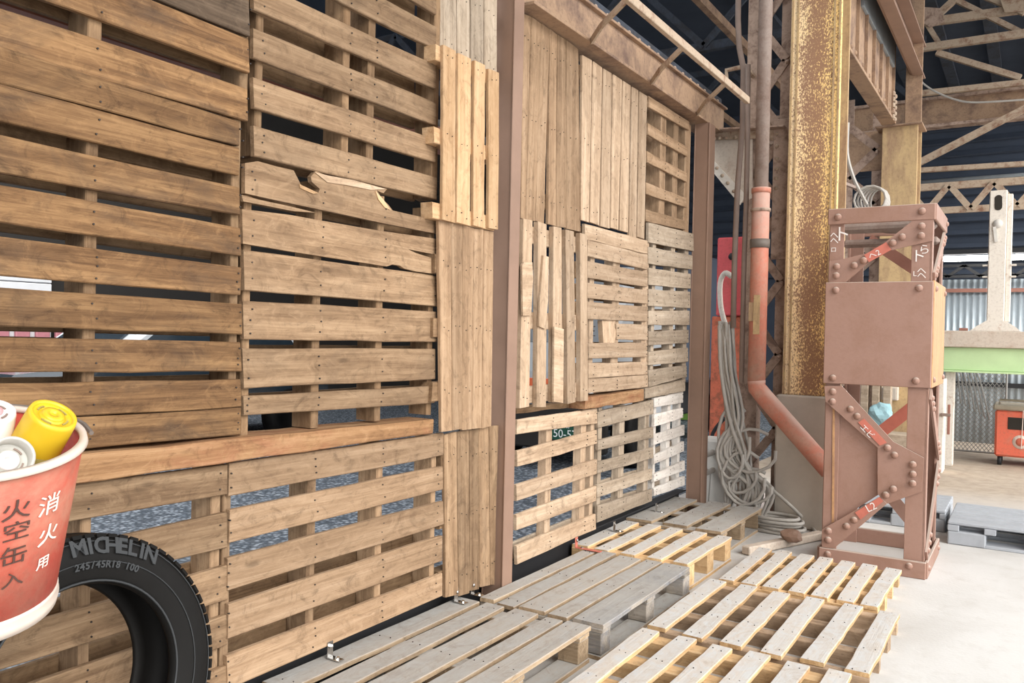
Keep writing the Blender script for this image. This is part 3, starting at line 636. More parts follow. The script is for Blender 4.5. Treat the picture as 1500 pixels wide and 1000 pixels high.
tube('cable', smooth_path([K(1092, 690, 5.80), K(1125, 712, 5.80), K(1160, 742, 5.82), G(1185, 768, .03), G(1196, 780, .02)]), .012, 'cable_grey', t, 7)
# red cabinet, small pillar
t = thing('red_cabinet', (-.03, 6.7, 0), 'narrow red cabinet, rusty below, behind the hanging cables', 'cabinet')
box('door', (-.10, 6.58, 1.50), (.13, 6.9, 2.14), 'cabinet_red', t, .01); box('body', (-.14, 6.60, 0), (.12, 6.9, 1.495), 'cabinet_rust', t, .01)
lathe('lock', [(.03, 0), (.03, .02), (.012, .025), (.0001, .025)], frame(V((.03, 6.58, 1.98)), PX, NY), 'black', t, 12)
tube('hose', smooth_path(path([(1072, 405), (1062, 400), (1055, 415), (1056, 450), (1064, 480)], 6.4)), .022, 'post_cream', t, 8)
o = mesh('concrete_stub', *bevelled((boxv(.26, .22, .54), BOXF), .02), 'concrete_pale', None, Matrix.Translation((.06, 6.25, .27))); tag(o, 'short pale concrete stub beside the foot of the second post', 'footing')
for (y, lab) in ((668, 'short white pipe stub between second post and concrete stub, upper'), (695, 'short white pipe stub between second post and concrete stub, lower')):
    a = K(1026, y, 5.86); o = tube('pipe_stub', [a, a+V((0, .09, 0)), a+V((0, .10, 0)), V((a.x, 6.139, a.z))], [.018, .018, .026, .022], 'concrete_pale', None, 10); tag(o, lab, 'pipe', 'white pipe stubs')
o = tube('loose_wire', smooth_path([V((.08, 5.862, .62))]+path([(1030, 655), (1036, 690)], 5.98)+[V((.05, 6.1, .3)), V((.05, 6.05, .01))]), .006, 'cable_grey', None, 6); tag(o, 'thin loose grey wire hanging behind the second post', 'wire')
o = tube('black_hose', smooth_path(path([(1062, 612), (1050, 625), (1043, 640), (1046, 665), (1040, 690)], 6.5)), .016, 'black', None, 8); tag(o, 'black hose loop below the red cabinet', 'hose')
# floor angle iron
o = bar('floor_angle', G(1092, 806, .03), G(1204, 783, .03), .06, .05, 'beam_beige', None, n=PZ, bev=.006); tag(o, 'dusty rusty steel bar lying on the floor before the cables', 'steel bar')
g = G(1160, 792, .05); bm = bmesh.new(); bmesh.ops.create_icosphere(bm, subdivisions=2, radius=.06)
vs = [v.co*(1+.35*noise.noise(v.co*22)) for v in bm.verts]; vs = [V((v.x*1.2, v.y, v.z*.7)) for v in vs]; fs = [tuple(v.index for v in f.verts) for f in bm.faces]; bm.free()
o = mesh('rust_lump', vs, fs, 'steel_brown', None, Matrix.Translation((g.x, g.y, .085))); tag(o, 'lump of rusty scrap on the steel floor bar', 'scrap')

# ------------------------------------------------------------------ riveted box column
CX0, CX1, CY0, CY1 = 1.07, 1.62, 5.10, 5.75
t = thing('riveted_column', ((CX0+CX1)/2, (CY0+CY1)/2, 0), 'red brown riveted steel box column with diagonal straps and a closed middle panel', 'column')
cp = 'column_paint'; TP = .012
def fq(x, y): return K(x, y, CY0)
def z5(l): return [(1180+.32*a, 540+.32*b) for a, b in l]
def z5b(l): return [(1200+.14*a, 290+.14*b) for a, b in l]
def fplate(name, l, off, mat=cp, th=.010, par=None):
    p = [K(x, y, CY0-off) for x, y in l]; return plate(name, p, NY, th, mat, par or t)
for (x0, x1, y0) in ((CX0+.005, CX0+.085, CY0), (CX1-.105, CX1-.002, CY0)):
    box('leg', (x0, y0, 0), (x1, y0+TP, 2.08), cp, t, .002)
for x0, x1 in ((CX0, CX0+.09), (CX1-.09, CX1)): box('rear_leg', (x0, CY1-TP, 0), (x1, CY1, 2.10), cp, t, .002)
for y0, y1 in ((CY0, CY0+.07), (CY1-.07, CY1)):
    box('leg_side', (CX1-TP, y0, 0), (CX1, y1, 2.08), cp, t, 0); box('leg_side', (CX0, y0+TP, 0), (CX0+TP, y1, 2.08), cp, t, 0)
# top strap, middle panel, base
box('top_strap', (CX0-.004, CY0-.022, 2.0), (CX1+.012, CY0-.002, 2.092), cp, t, .004); box('top_strap', (CX1+.002, CY0-.002, 2.0), (CX1+.018, CY1+.01, 2.095), cp, t, .004)
box('top_strap', (CX0-.004, CY1+.001, 2.0), (CX1+.002, CY1+.016, 2.095), cp, t, .004)
bar('top_pipe', (CX0, CY0+.22, 2.0), (CX1, CY0+.22, 2.0), .06, .06, 'pipe_grey', t, bev=.02, n=PZ); bar('top_pipe', (CX0, CY0+.42, 1.93), (CX1, CY0+.42, 1.93), .05, .05, 'pipe_grey', t, bev=.018, n=PZ)
box('panel', (CX0-.008, CY0-.024, 1.065), (CX1+.012, CY0-.004, 1.66), cp, t, .004); box('side_panel', (CX1+.003, CY0-.004, 1.065), (CX1+.018, CY1+.005, 1.665), 'column_side_lit', t, .004)
box('base', (CX0-.006, CY0-.03, .0), (CX1+.012, CY0-.004, .095), cp, t, .004); box('base', (CX1+.002, CY0-.004, .0), (CX1+.02, CY1+.03, .095), cp, t, .004)
box('base', (CX0-.006, CY1+.004, .0), (CX1+.002, CY1+.03, .095), cp, t, .004); box('base', (CX0-.02, CY0-.004, 0), (CX0-.004, CY1+.03, .095), cp, t, .004)
# upper diagonal
fplate('gusset', z5b([(105, 660), (280, 630), (500, 575), (540, 655), (270, 885), (100, 888)]), .016)
fplate('gusset', z5b([(680, 470), (1000, 218), (1195, 212), (1188, 445), (1000, 488), (740, 548)]), .016)
st = fplate('strap', z5b([(470, 595), (700, 460), (755, 540), (520, 670)]), .026, 'red_tag', .008)
# lower diagonals
fplate('gusset', z5([(86, 78), (165, 78), (250, 190), (190, 215), (92, 150)]), .016)
fplate('strap', z5([(86, 80), (165, 78), (395, 330), (335, 362)][:2]+[(400, 332), (336, 365), (92, 150)]), .026)
fplate('tag_plate', z5([(268, 228), (372, 338), (340, 352), (240, 245)]), .032, 'red_tag', .004)
fplate('gusset', z5([(330, 352), (395, 330), (542, 408), (532, 562), (372, 618), (330, 572)]), .018)
fplate('strap', z5([(75, 735), (340, 585), (372, 618), (130, 822), (75, 815)]), .026)
fplate('tag_plate', z5([(226, 658), (338, 586), (356, 606), (252, 690)]), .032, 'red_tag', .004)
fplate('web_plate', z5([(140, 110), (335, 340), (335, 575), (140, 700)]), -.014, cp, .008)
fplate('edge_strip', z5([(124, 170), (134, 170), (130, 700), (120, 705)]), .004, 'column_side_lit', .004)
for (a, b) in z5([(125, 105), (123, 150), (205, 185), (236, 217), (375, 362), (407, 395), (491, 438), (491, 482), (490, 525), (402, 550), (367, 577), (222, 692), (188, 720), (105, 742), (103, 783), (102, 848), (474, 902), (125, 42), (505, 55)])+[(1180+.3*a, 280+.3*b) for a, b in ((159, 126), (569, 97), (567, 170), (565, 217), (472, 223), (426, 252), (283, 338), (238, 362), (152, 368), (150, 412), (148, 483), (555, 473))]:
    rivet(t, K(a, b, CY0-.0275), NY, .0205)
# right-hand side: zigzag straps and rivets
for (y0, z0, y1, z1) in ((CY0+.03, 1.03, CY1-.04, .62), (CY1-.04, .56, CY0+.03, .12), (CY0+.04, 1.68, CY1-.05, 1.98)):
    bar('side_strap', (CX1+.008, y0, z0), (CX1+.008, y1, z1), .07, .012, cp, t, n=PX)
    for f in (.06, .14, .22, .78, .86, .94): rivet(t, (CX1+.014, y0+(y1-y0)*f, z0+(z1-z0)*f), PX, .017)
for (y, z) in ((CY0+.05, 1.62), (CY0+.05, 1.11), (CY1-.06, 1.62), (CY1-.06, 1.11), (CY0+.05, .05), (CY1-.05, .05), (CY1-.05, 2.05)): rivet(t, (CX1+.019, y, z), PX, .017)
bar('rear_strap', (CX0+.1, CY1-.02, .62), (CX1-.05, CY1-.02, 1.0), .075, .012, 'red_tag', t, n=NY); bar('rear_strap', (CX0+.12, CY1-.02, 1.98), (CX1-.05, CY1-.02, 1.70), .07, .012, 'rail_red', t, n=NY)
bar('rear_strap', (CX0+.1, CY1-.02, .55), (CX1-.08, CY1-.02, .12), .075, .012, cp, t, n=NY)
# chalk marks
def chalk(body, x, y, size, par, off=.008, rot=0.0, mat='chalk'):
    mw = frame(K(x, y, CY0-off), V((math.cos(rot), 0, math.sin(rot))), NY); text('chalk_mark', body, size, mw, mat, par, .0004)
chalk('ト', 1233, 344, .10, t); chalk('ヘ', 1222, 345, .05, t); chalk('ヘ', 1222, 353, .05, t); chalk('ロ', 1221, 366, .035, t)
chalk('ト', 1345, 376, .08, t); chalk('ら', 1354, 366, .06, t); chalk('ヘ', 1350, 397, .05, t); chalk('ヘ', 1350, 404, .05, t); chalk('L', 1340, 401, .04, t)
chalk('ヘ2', 1281, 373, .045, t, .0275, math.radians(28)); chalk('エビ', 1270, 632, .045, t, .0335, math.radians(-45)); chalk('L2', 1276, 743, .06, t, .0335, math.radians(32))

# ------------------------------------------------------------------ crane runway, second column, roof trusses
t = thing('plate_girder', (.90, 7.4, 3.45), 'riveted brown plate girder running back from the yellow column', 'girder')
box('web', (.88, 6.28, 3.47), (.90, 8.75, 4.25), 'steel_girder', t, 0); box('bottom_flange', (.80, 6.28, 3.44), (.93, 8.75, 3.465), 'steel_girder', t, .003); box('top_flange', (.80, 6.28, 4.25), (1.0, 8.75, 4.28), 'steel_girder', t, .003)
box('cover_sheet', (.90, 6.9, 3.95), (.925, 8.6, 4.24), 'galvanised_dim', t, .003)
for i in range(7): box('stiffener', (.901, 6.35+i*.38, 3.47), (.925, 6.37+i*.38, 4.25), 'steel_girder', t, 0)
for i in range(15): rivet(t, (.90, 6.4+i*.16, 3.53), PX, .02, 'steel_girder')
for i in range(5): rivet(t, (.932, 8.52, 3.46+i*.055), PX, .024, 'steel_truss'); rivet(t, (.932, 8.64, 3.46+i*.055), PX, .024, 'steel_truss')
t = thing('crane_rail_beam', (1.05, 7.4, 3.95), 'dark red brown channel beam above the plate girder', 'beam')
box('web', (1.02, 6.2, 3.96), (1.04, 9.1, 4.26), 'steel_brown', t, .002); box('flange', (1.04, 6.2, 3.945), (1.14, 9.1, 3.96), 'steel_brown', t, .002); box('flange', (1.04, 6.2, 4.26), (1.14, 9.1, 4.275), 'steel_brown', t, .002)
t = thing('steel_column', (.95, 8.95, 0), 'second faded yellow steel column behind the riveted column', 'column')
box('flange', (.80, 8.8, 0), (1.12, 8.825, 3.43), 'yellow_faded', t, .004); box('web', (.95, 8.826, 0), (.97, 9.1, 3.43), 'steel_lattice', t, 0); box('rear_flange', (.80, 9.1, 0), (1.12, 9.12, 3.43), 'yellow_faded', t, .004)
box('upper_flange', (.98, 8.95, 3.43), (1.13, 8.97, 5.8), 'steel_girder', t, .004); box('upper_web', (1.04, 8.972, 3.43), (1.06, 9.2, 5.8), 'steel_girder', t, 0)
box('cap_plate', (.74, 8.75, 3.425), (1.16, 9.15, 3.44), 'steel_girder', t, .003)
t = thing('lattice_column', (.55, 9.0, 0), 'brown lattice column left of the second yellow column', 'column')
for (a, b) in ((.40, .50), (.68, .78)): box('leg', (a, 9.0, 0), (b, 9.015, 3.8), 'steel_lattice', t, 0)
z = .3; s = 1
while z < 3.5:
    a, b = (.45, .73) if s > 0 else (.73, .45)
    bar('lacing_bar', (a, 8.992, z), (b, 8.992, z+.26), .08, .012, 'steel_lattice', t, n=NY); rivet(t, (b, 8.985, z+.24), NY, .02, 'steel_lattice'); z += .27; s = -s
box('head_plate', (.36, 8.99, 3.05), (.80, 9.0, 3.45), 'steel_girder', t, .002)
YT = 12.0
t = thing('roof_truss', (1.4, YT, 3.1), 'light brown steel roof truss with crossing members, upper right', 'truss')
def member(name, a, b, wpx, mat, Y=YT, ext=0.0, par=None):
    p, q = K(*a, Y), K(*b, Y); d = (q-p); q2 = q+d*ext
    return bar(name, p, q2, wpx*Y*1.02/FPX, .07, mat, par or t, n=NY)
for (a, b, wd, e, nm) in (((1340, 72), (1500, 49), 9, 1.0, 'chord'), ((1363, 32), (1500, 13), 10, 1.0, 'chord'), ((1372, 77), (1495, 114), 7, 0, 'diagonal'), ((1340, 138), (1500, 121), 7, 1, 'chord'), ((1339, 242), (1500, 160), 8, .3, 'diagonal'), ((1338, 250), (1500, 240), 6, 1, 'chord'),
        ((1335, -2), (1375, 63), 6, 0, 'diagonal'), ((1375, 21), (1402, -4), 8, 0, 'diagonal'), ((1400, 0), (1500, 50), 6, 0, 'diagonal'), ((1440, -5), (1500, 20), 5, 0, 'diagonal')):
    member(nm, a, b, wd, 'steel_truss', YT-random.random()*.12, e)
plate('gusset', [K(x, y, YT-.15) for x, y in ((1350, 10), (1378, 12), (1384, 32), (1362, 40), (1348, 30))], NY, .02, 'steel_lattice', t); plate('gusset', [K(x, y, YT-.15) for x, y in ((1465, 0), (1500, -5), (1500, 16), (1472, 18))], NY, .02, 'steel_truss', t)
g0 = thing('cross_girder', (1.4, 12.3, 4.2), 'dark brown riveted cross girder with a rust patch, behind the roof truss', 'girder')
p, q = K(1335, 152, 12.3), K(1500, 135, 12.3); p2, q2 = K(1335, 187, 12.3), K(1500, 168, 12.3)
box('web', (p.x-2.2, 12.3, p2.z), (q.x+2, 12.32, p.z), 'steel_girder', g0, 0); box('flange', (p.x-2.2, 12.22, p2.z-.04), (q.x+2, 12.4, p2.z), 'steel_lattice', g0, 0); box('flange', (p.x-2.2, 12.22, p.z), (q.x+2, 12.4, p.z+.04), 'steel_lattice', g0, 0)
tr = thing('lattice_girder', (1.4, 11.9, 3.1), 'low light brown lattice girder with V bracing behind the cream post', 'truss')
za, zb = K(1420, 270, 11.9).z, K(1420, 306, 11.9).z
bar('chord', (.6, 11.9, za), (4, 11.9, za), .09, .06, 'steel_truss', tr, n=NY); bar('chord', (.6, 11.9, zb), (4, 11.9, zb), .08, .06, 'steel_truss', tr, n=NY)
for i in range(13):
    x = .66+i*.25; bar('lacing_bar', (x, 11.86, zb if i % 2 else za), (x+.24, 11.86, za if i % 2 else zb), .075, .012, 'steel_truss', tr, n=NY)
o = tube('roof_pipe', [(.4, 12.6, K(1420, 262, 12.6).z), (4, 12.6, K(1420, 262, 12.6).z)], .03, 'galvanised_dim', None, 8); tag(o, 'pale horizontal pipe above the lattice girder', 'pipe')
o = tube('sagging_wire', smooth_path(path([(1342, 108), (1352, 122), (1372, 135), (1400, 146), (1430, 150), (1500, 146)], 11.7)), .012, 'cable_grey', None, 6); tag(o, 'pale sagging wire across the cross girder', 'wire')
# trusses over the gap in the middle, dark against the roof
for k, Y in enumerate((9.4, 13.2)):
    tr = thing('roof_truss', (-2, Y, 4.9), ('dark roof truss across the shed, nearer one, seen above the bracket rail', 'dark roof truss across the shed, farther one, seen above the bracket rail')[k], 'truss', 'dark roof trusses')
    for z in (4.75, 5.7): bar('chord', (-8, Y, z), (.7, Y, z), .10, .08, 'steel_dark', tr, n=NY)
    for i in range(9):
        x = -7.9+i*.95; bar('diagonal', (x, Y-.05, 4.75 if i % 2 else 5.7), (x+.95, Y-.05, 5.7 if i % 2 else 4.75), .08, .03, 'steel_dark', tr, n=NY)
for k, x in enumerate((-1.9, -.75)):
    o = bar('roof_tie', (x, 6.6, 4.65), (x, 16.9, 4.65), .09, .07, 'steel_girder', None, n=PX); tag(o, ('brown roof tie running back above the lintel, farther left', 'brown roof tie running back above the lintel, closer to the columns')[k], 'beam', 'roof ties')

# ------------------------------------------------------------------ far right bay
def corrugated(name, x0, x1, z0, z1, y, mat, label, pitch=.076, amp=.011):
    n = int((x1-x0)/pitch*6); vs, fs = [], []
    for i in range(n+1):
        x = x0+(x1-x0)*i/n; d = amp*math.sin(2*math.pi*x/pitch); vs += [V((x, y+d, z0)), V((x, y+d, z1)), V((x, y+d+.002, z1)), V((x, y+d+.002, z0))]
    for i in range(n):
        for k in range(4): fs.append((4*i+k, 4*i+(k+1) % 4, 4*(i+1)+(k+1) % 4, 4*(i+1)+k))
    o = mesh(name, vs, fs, mat, None, None, True); return o
o = corrugated('wall_corrugated', .9, 4.2, 0, 2.17, 12.5, 'galvanised', ''); tag(o, kind='structure')
o = bar('wall_rail', (.9, 12.45, 2.02), (4.2, 12.45, 2.02), .05, .04, 'rail_red', None, n=NY); tag(o, 'thin red brown rail across the corrugated wall', 'rail')
o = bar('wall_rail', (.9, 12.45, .78), (4.2, 12.45, .78), .06, .04, 'black', None, n=NY); tag(o, 'dark rail across the corrugated wall below the green beam', 'rail')
t = thing('gantry_beam', (2.2, 10.0, 1.02), 'pair of stacked horizontal beams, beige over light green, far right', 'beam')
box('upper_beam', (1.30, 9.85, 1.275), (3.6, 10.15, 1.45), 'beam_beige', t, .008); box('lower_beam', (1.30, 9.90, 1.03), (3.6, 10.12, 1.274), 'beam_green', t, .006); box('lower_flange', (1.30, 9.84, 1.01), (3.6, 10.15, 1.029), 'beam_green', t, .003)
for x in (1.32, 3.5): box('support', (x, 9.93, 0), (x+.09, 10.08, 1.009), 'post_cream', t, .005)
t = thing('cream_post', (1.78, 10, 1.45), 'chipped cream steel post with trapezoid foot on the beige beam', 'post')
box('shaft', (1.69, 9.92, 1.55), (1.85, 10.04, 2.92), 'post_cream', t, .008); box('shaft_flange', (1.851, 9.95, 1.55), (1.90, 10.06, 2.88), 'post_cream', t, .006)
plate('foot', [(1.54, 9.90, 1.452), (1.60, 9.90, 1.50), (1.69, 9.90, 1.56), (1.86, 9.90, 1.56), (1.95, 9.90, 1.50), (2.0, 9.90, 1.452)], NY, .16, 'post_cream', t)
pts = [(1.77+.035*math.cos(q*math.pi/8)*1.0, 9.916, 2.79+(.045 if math.sin(q*math.pi/8) > 0 else -.045)+.035*math.sin(q*math.pi/8)) for q in range(16)]
plate('slot', pts, NY, .006, 'hole_dark', t); lathe('disc', [(.045, 0), (.045, .012), (.0001, .014)], frame(V((1.77, 9.92, 2.57)), PX, NY), 'concrete_pale', t, 14)
bar('hook', (1.74, 9.91, 2.54), (1.76, 9.91, 2.38), .03, .012, 'concrete_pale', t, n=NY)
for (x, z) in ((1.665, 2.14), (1.665, 2.02), (1.92, 2.14), (1.92, 2.02)): box('lug', (x-.025, 9.93, z-.008), (x+.025, 9.99, z+.008), 'post_cream', t, .002)
box('foot_plate', (1.44, 9.9, 1.452), (1.52, 10, 1.48), 'rail_red', t, .003)
t = thing('strip_light', (1.8, 11.6, 2.36), 'glowing white fluorescent tube behind the cream post', 'lamp')
tube('tube', [(1.1, 11.6, 2.37), (2.6, 11.6, 2.37)], .035, 'lamp_on', t, 10); box('housing', (1.08, 11.57, 2.42), (2.62, 11.64, 2.48), 'black', t, .004)
for x in (1.12, 2.56): box('holder', (x-.02, 11.57, 2.33), (x+.02, 11.63, 2.43), 'black', t, .003)
tr = thing('lattice_girder', (2, 12.2, 2.17), 'small dark lattice girder just below the fluorescent tube', 'truss')
for z in (2.19, 2.33): bar('chord', (.9, 12.2, z), (4, 12.2, z), .035, .04, 'black', tr, n=NY)
for i in range(16): bar('lacing_bar', (.95+i*.19, 12.19, 2.19 if i % 2 else 2.33), (1.14+i*.19, 12.19, 2.33 if i % 2 else 2.19), .04, .02, 'black', tr, n=NY)
# welding machine
t = thing('welding_machine', (2.05, 10.6, 0), 'red welding machine on small wheels under the green beam', 'machine')
box('body', (1.78, 10.35, .10), (2.5, 10.9, .60), 'machine_red', t, .02); box('lid', (1.76, 10.33, .602), (2.52, 10.92, .66), 'machine_top', t, .015)
tube('top_frame', [(1.82, 10.4, .66), (1.82, 10.4, .71), (2.4, 10.4, .71), (2.4, 10.4, .66)], .014, 'machine_top', t, 8)
box('panel_window', (1.90, 10.343, .40), (2.30, 10.352, .53), 'hole_dark', t, .002)
lathe('emblem', [(.075, 0), (.075, .003), (.0001, .003)], frame(V((2.02, 10.349, .27)), PX, NY), 'white_ink', t, 20); lathe('emblem_core', [(.045, 0), (.045, .004), (.0001, .004)], frame(V((2.02, 10.349, .27)), PX, NY), 'machine_red', t, 16)
box('rating_label', (2.08, 10.345, .345), (2.13, 10.351, .385), 'yellow_faded', t, 0); bar('cord', (2.04, 10.34, .64), (2.03, 10.34, .20), .008, .006, 'white_ink', t, n=NY)
for x in (1.83, 2.42):
    for y in (10.42, 10.82): lathe('wheel', [(.0001, -.02), (.052, -.02), (.052, .02), (.0001, .02)], frame(V((x, y, .052)), NY, PX), 'black', t, 14)
# chain-link fence panel
t = thing('mesh_fence', (1.5, 11.2, 0), 'leaning chain link fence panel left of the red welding machine', 'fence')
vs, fs = [], []
x0, x1, z0, z1 = 1.30, 1.86, .03, 1.0
def addbar(p, q, r=.0042):
    a, b = tube_geo([p, q], r, 4); k = len(vs); vs.extend(a); fs.extend(tuple(i+k for i in f) for f in b)
st_ = .055; k = -20
while k*st_ < 1.6:
    c = k*st_; k += 1
    for sgn in (1, -1):
        pp = []
        for (x) in (x0, x1):
            z = (x-x0)*sgn*1.25+c+(.0 if sgn > 0 else .0); pp.append((x, z))
        (xa_, za_), (xb_, zb_) = pp; ta, tb = 0.0, 1.0; dz = zb_-za_
        lo, hi = sorted(((z0-za_)/dz, (z1-za_)/dz)); ta, tb = max(0, lo), min(1, hi)
        if tb-ta > .02: addbar(V((xa_+(xb_-xa_)*ta, 11.2, za_+dz*ta)), V((xa_+(xb_-xa_)*tb, 11.2, za_+dz*tb)))
tag(mesh('wire_mesh', vs, fs, 'mesh_wire', t), kind='stuff')
for a, b in (((x0, 11.2, 0), (x0, 11.2, z1)), ((x1, 11.2, 0), (x1, 11.2, z1)), ((x0, 11.2, z1), (x1, 11.2, z1)), ((x0, 11.2, z0), (x1, 11.2, z0))): tube('frame_tube', [a, b], .012, 'mesh_wire', t, 6)
t = thing('wire_bundle', (1.4, 11.0, .7), 'bundle of grey wires hanging over the top of the chain link fence', 'wires')
for i in range(7): tube('wire', smooth_path([V((1.34+i*.03, 11.2, 1.014)), V((1.36+i*.035, 11.08, .95)), V((1.38+i*.04, 11.1, .78)), V((1.40+i*.05, 11.12, .6-.03*i))]), .009, 'mesh_wire', t, 5)
t = thing('cream_cabinet', (1.30, 9.3, 0), 'narrow cream cabinet edge with a latch beyond the riveted column', 'cabinet')
box('body', (1.26, 9.3, .0), (1.365, 9.6, .95), 'post_cream', t, .006); box('latch', (1.34, 9.28, .58), (1.43, 9.30, .61), 'conduit', t, .003); box('hinge_plate', (1.40, 9.285, .40), (1.425, 9.30, .70), 'rail_red', t, .003)

# grey plastic pallets
def plastic_pallet(x0, x1, y0, y1, label):
    t = thing('plastic_pallet', ((x0+x1)/2, (y0+y1)/2, 0), label, 'pallet', 'grey plastic pallets'); m = 'plastic_grey'; zt = .15
    nb = 6; wd = (y1-y0)/nb
    for i in range(nb): box('deck_bar', (x0, y0+i*wd+.011, zt-.022), (x1, y0+(i+1)*wd-.011, zt), m, t, .005)
    for f in (.0, .19, .44, .5, .75, .94): xx = x0+(x1-x0)*f; box('cross_rib', (xx, y0, zt-.06), (xx+(x1-x0)*.06, y1, zt-.023), m, t, .003)
    L = (x1-x0)
    for fx0, fx1 in ((0, .2), (.42, .58), (.8, 1)):
        for fy0, fy1 in ((0, .22), (.39, .61), (.78, 1)): box('foot', (x0+L*fx0, y0+(y1-y0)*fy0, .0), (x0+L*fx1, y0+(y1-y0)*fy1, zt-.061), m, t, .008)
    for fy0, fy1 in ((0, .2), (.4, .6), (.8, 1)): box('bottom_rail', (x0+.01, y0+(y1-y0)*fy0+.004, 0), (x1-.01, y0+(y1-y0)*fy1-.004, .022), m, t, .004)
plastic_pallet(1.66, 2.76, 6.08, 6.85, 'grey plastic pallet on the floor right of the riveted column')
plastic_pallet(1.02, 1.62, 6.42, 7.1, 'grey plastic pallet partly hidden behind the riveted column')
# bits seen through the riveted column
t = thing('switch_box', (.95, 8.7, .8), 'small beige switch box on the second column, seen through the riveted column', 'box')
g = K(1303, 577, 8.72); box('case', (g.x-.075, 8.70, g.z-.06), (g.x+.075, 8.795, g.z+.07), 'beam_beige', t, .006); box('cover', (g.x-.06, 8.692, g.z-.05), (g.x+.06, 8.699, g.z+.06), 'concrete', t, .003)
g = K(1292, 612, 8.3); bm = bmesh.new(); bmesh.ops.create_icosphere(bm, subdivisions=3, radius=.11)
vs = [V((v.co.x*1.0, v.co.y*.6, v.co.z*1.0))*(1+.35*noise.noise(v.co*14)) for v in bm.verts]; fs = [tuple(v.index for v in f.verts) for f in bm.faces]; bm.free()
o = mesh('crumpled_bag', vs, fs, 'cyan_rag', None, Matrix.Translation(g+V((0, 0, .03)))); tag(o, 'crumpled pale blue bag on the timber stack behind the riveted column', 'bag')
t = thing('timber_stack', (g.x, 8.3, 0), 'stack of weathered timber posts standing behind the riveted column', 'timber')
box('timber', (g.x-.25, 8.16, 0), (g.x+.3, 8.40, g.z-.125), 'wood_grey', t, .01)
for i in range(3): box('timber', (g.x-.22+i*.1, 8.46, 0), (g.x-.15+i*.1, 8.56, g.z+.3+.05*i), 'wood_grey', t, .006)
t = thing('wire_coil', K(1275, 292, 6.6), 'coil of loose grey wire on top behind the riveted column', 'wires')
for i in range(6): c = K(1274+i*2, 292, 6.55); tube('wire', [(c.x+.11*math.cos(q*.45)*(1-.08*i), 6.55+.03*i, c.z+.10*math.sin(q*.45)) for q in range(15)], .009, 'cable_grey', t, 6)
tube('wire', smooth_path(path([(1242, 180), (1241, 225), (1250, 260), (1262, 285), (1270, 300)], 6.55)), .014, 'cable_grey', t, 6); bar('hook', (.90, 6.247, K(1274, 285, 6.55).z+.06), (.99, 6.74, K(1274, 285, 6.55).z+.06), .02, .02, 'conduit', t, n=PZ)
t = thing('beacon_lamp', (1.45, 5.55, 2.0), 'small dusty cone beacon in a wire guard on top of the riveted column', 'lamp')
g = K(1321, 296, 5.5); lathe('cone', [(.055, -.02), (.055, .01), (.02, .085), (.0001, .088)], Matrix.Translation((g.x-.03, 5.5, 2.03)), 'pink_plastic', t, 14); lathe('base', [(.0001, -.04), (.07, -.04), (.07, -.02), (.0001, -.02)], Matrix.Translation((g.x-.03, 5.5, 2.03)), 'conduit', t, 14)
tube('guard', [(g.x-.03+.08*math.cos(q*.5), 5.5, 2.03+.07*math.sin(q*.5)) for q in range(7)], .006, 'cable_grey', t, 6)

# ================================================================== YARD BEHIND THE PALLETS
slab('wall_yard', (-9.6, -14, -.1), (-9.2, 17, 9.0), 'yard_wall')
g = W(40, 418, -9.1); t = thing('roller_shutter', (-9.15, g.y, 0), 'white roller shutter across the yard, glimpsed between boards on the left', 'shutter')
for i in range(9): box('slat', (-9.19, g.y-1.8, .9+i*.16), (-9.15, g.y+.35, 1.05+i*.16), 'yard_shutter', t, .01)
t = thing('pink_hoarding', (-9.1, g.y, 0), 'pinkish ribbed hoarding below the white shutter across the yard', 'hoarding')
for i in range(9): box('rib', (-9.14, g.y-1.7+i*.26, 0), (-9.08, g.y-1.52+i*.26, 1.45), 'yard_pink', t, .01)
def prism(name, prof, x0, x1, mat, par, bev=.05):
    k = len(prof); vs = [V((x0, y, z)) for y, z in prof]+[V((x1, y, z)) for y, z in prof]
    fs = [tuple(range(k)), tuple(range(2*k-1, k-1, -1))]+[(i, (i+1) % k, k+(i+1) % k, k+i) for i in range(k)]
    return mesh(name, *bevelled((vs, fs), bev), mat, par)
def wheel(par, x, y, r=.31, s=1):
    lathe('wheel', [(.0001, .0), (r*.6, .0), (r*.62, .02), (r*.93, .03), (r, 0), (r, -.17), (r*.9, -.19), (.0001, -.19)], frame(V((x, y, r-.02)), NY, V((s, 0, 0))), 'rubber', par, 24)
g = W(285, 496, -5.4); cy = g.y
t = thing('parked_car', (-6.2, cy, 0), 'dark car with a pale roof in the yard, glimpsed between boards on the left', 'car')
prism('body', [(cy-1.9, .3), (cy-1.95, .6), (cy-1.85, .85), (cy-.9, .95), (cy+1.6, .98), (cy+2.0, .9), (cy+2.05, .35)], -7.0, -5.4, 'glass_dark', t, .06)
prism('cabin', [(cy-1.0, .93), (cy-.25, 1.46), (cy+1.2, 1.50), (cy+1.9, .93)], -6.92, -5.48, 'car_white', t, .05)
plate('side_window', [(-5.475, cy-.75, .98), (-5.475, cy+.35, .98), (-5.475, cy+.35, 1.40), (-5.475, cy-.2, 1.40)], PX, .02, 'glass_dark', t); plate('side_window', [(-5.475, cy+.42, .98), (-5.475, cy+1.6, .98), (-5.475, cy+1.2, 1.40), (-5.475, cy+.42, 1.40)], PX, .02, 'glass_dark', t)
plate('windscreen', [(-6.8, cy-.97, .985), (-5.6, cy-.97, .985), (-5.7, cy-.33, 1.43), (-6.7, cy-.33, 1.43)], V((0, -.57, .8)), .02, 'glass_dark', t)
for yy in (cy-1.25, cy+1.35): wheel(t, -5.38, yy); wheel(t, -7.02, yy, s=-1)
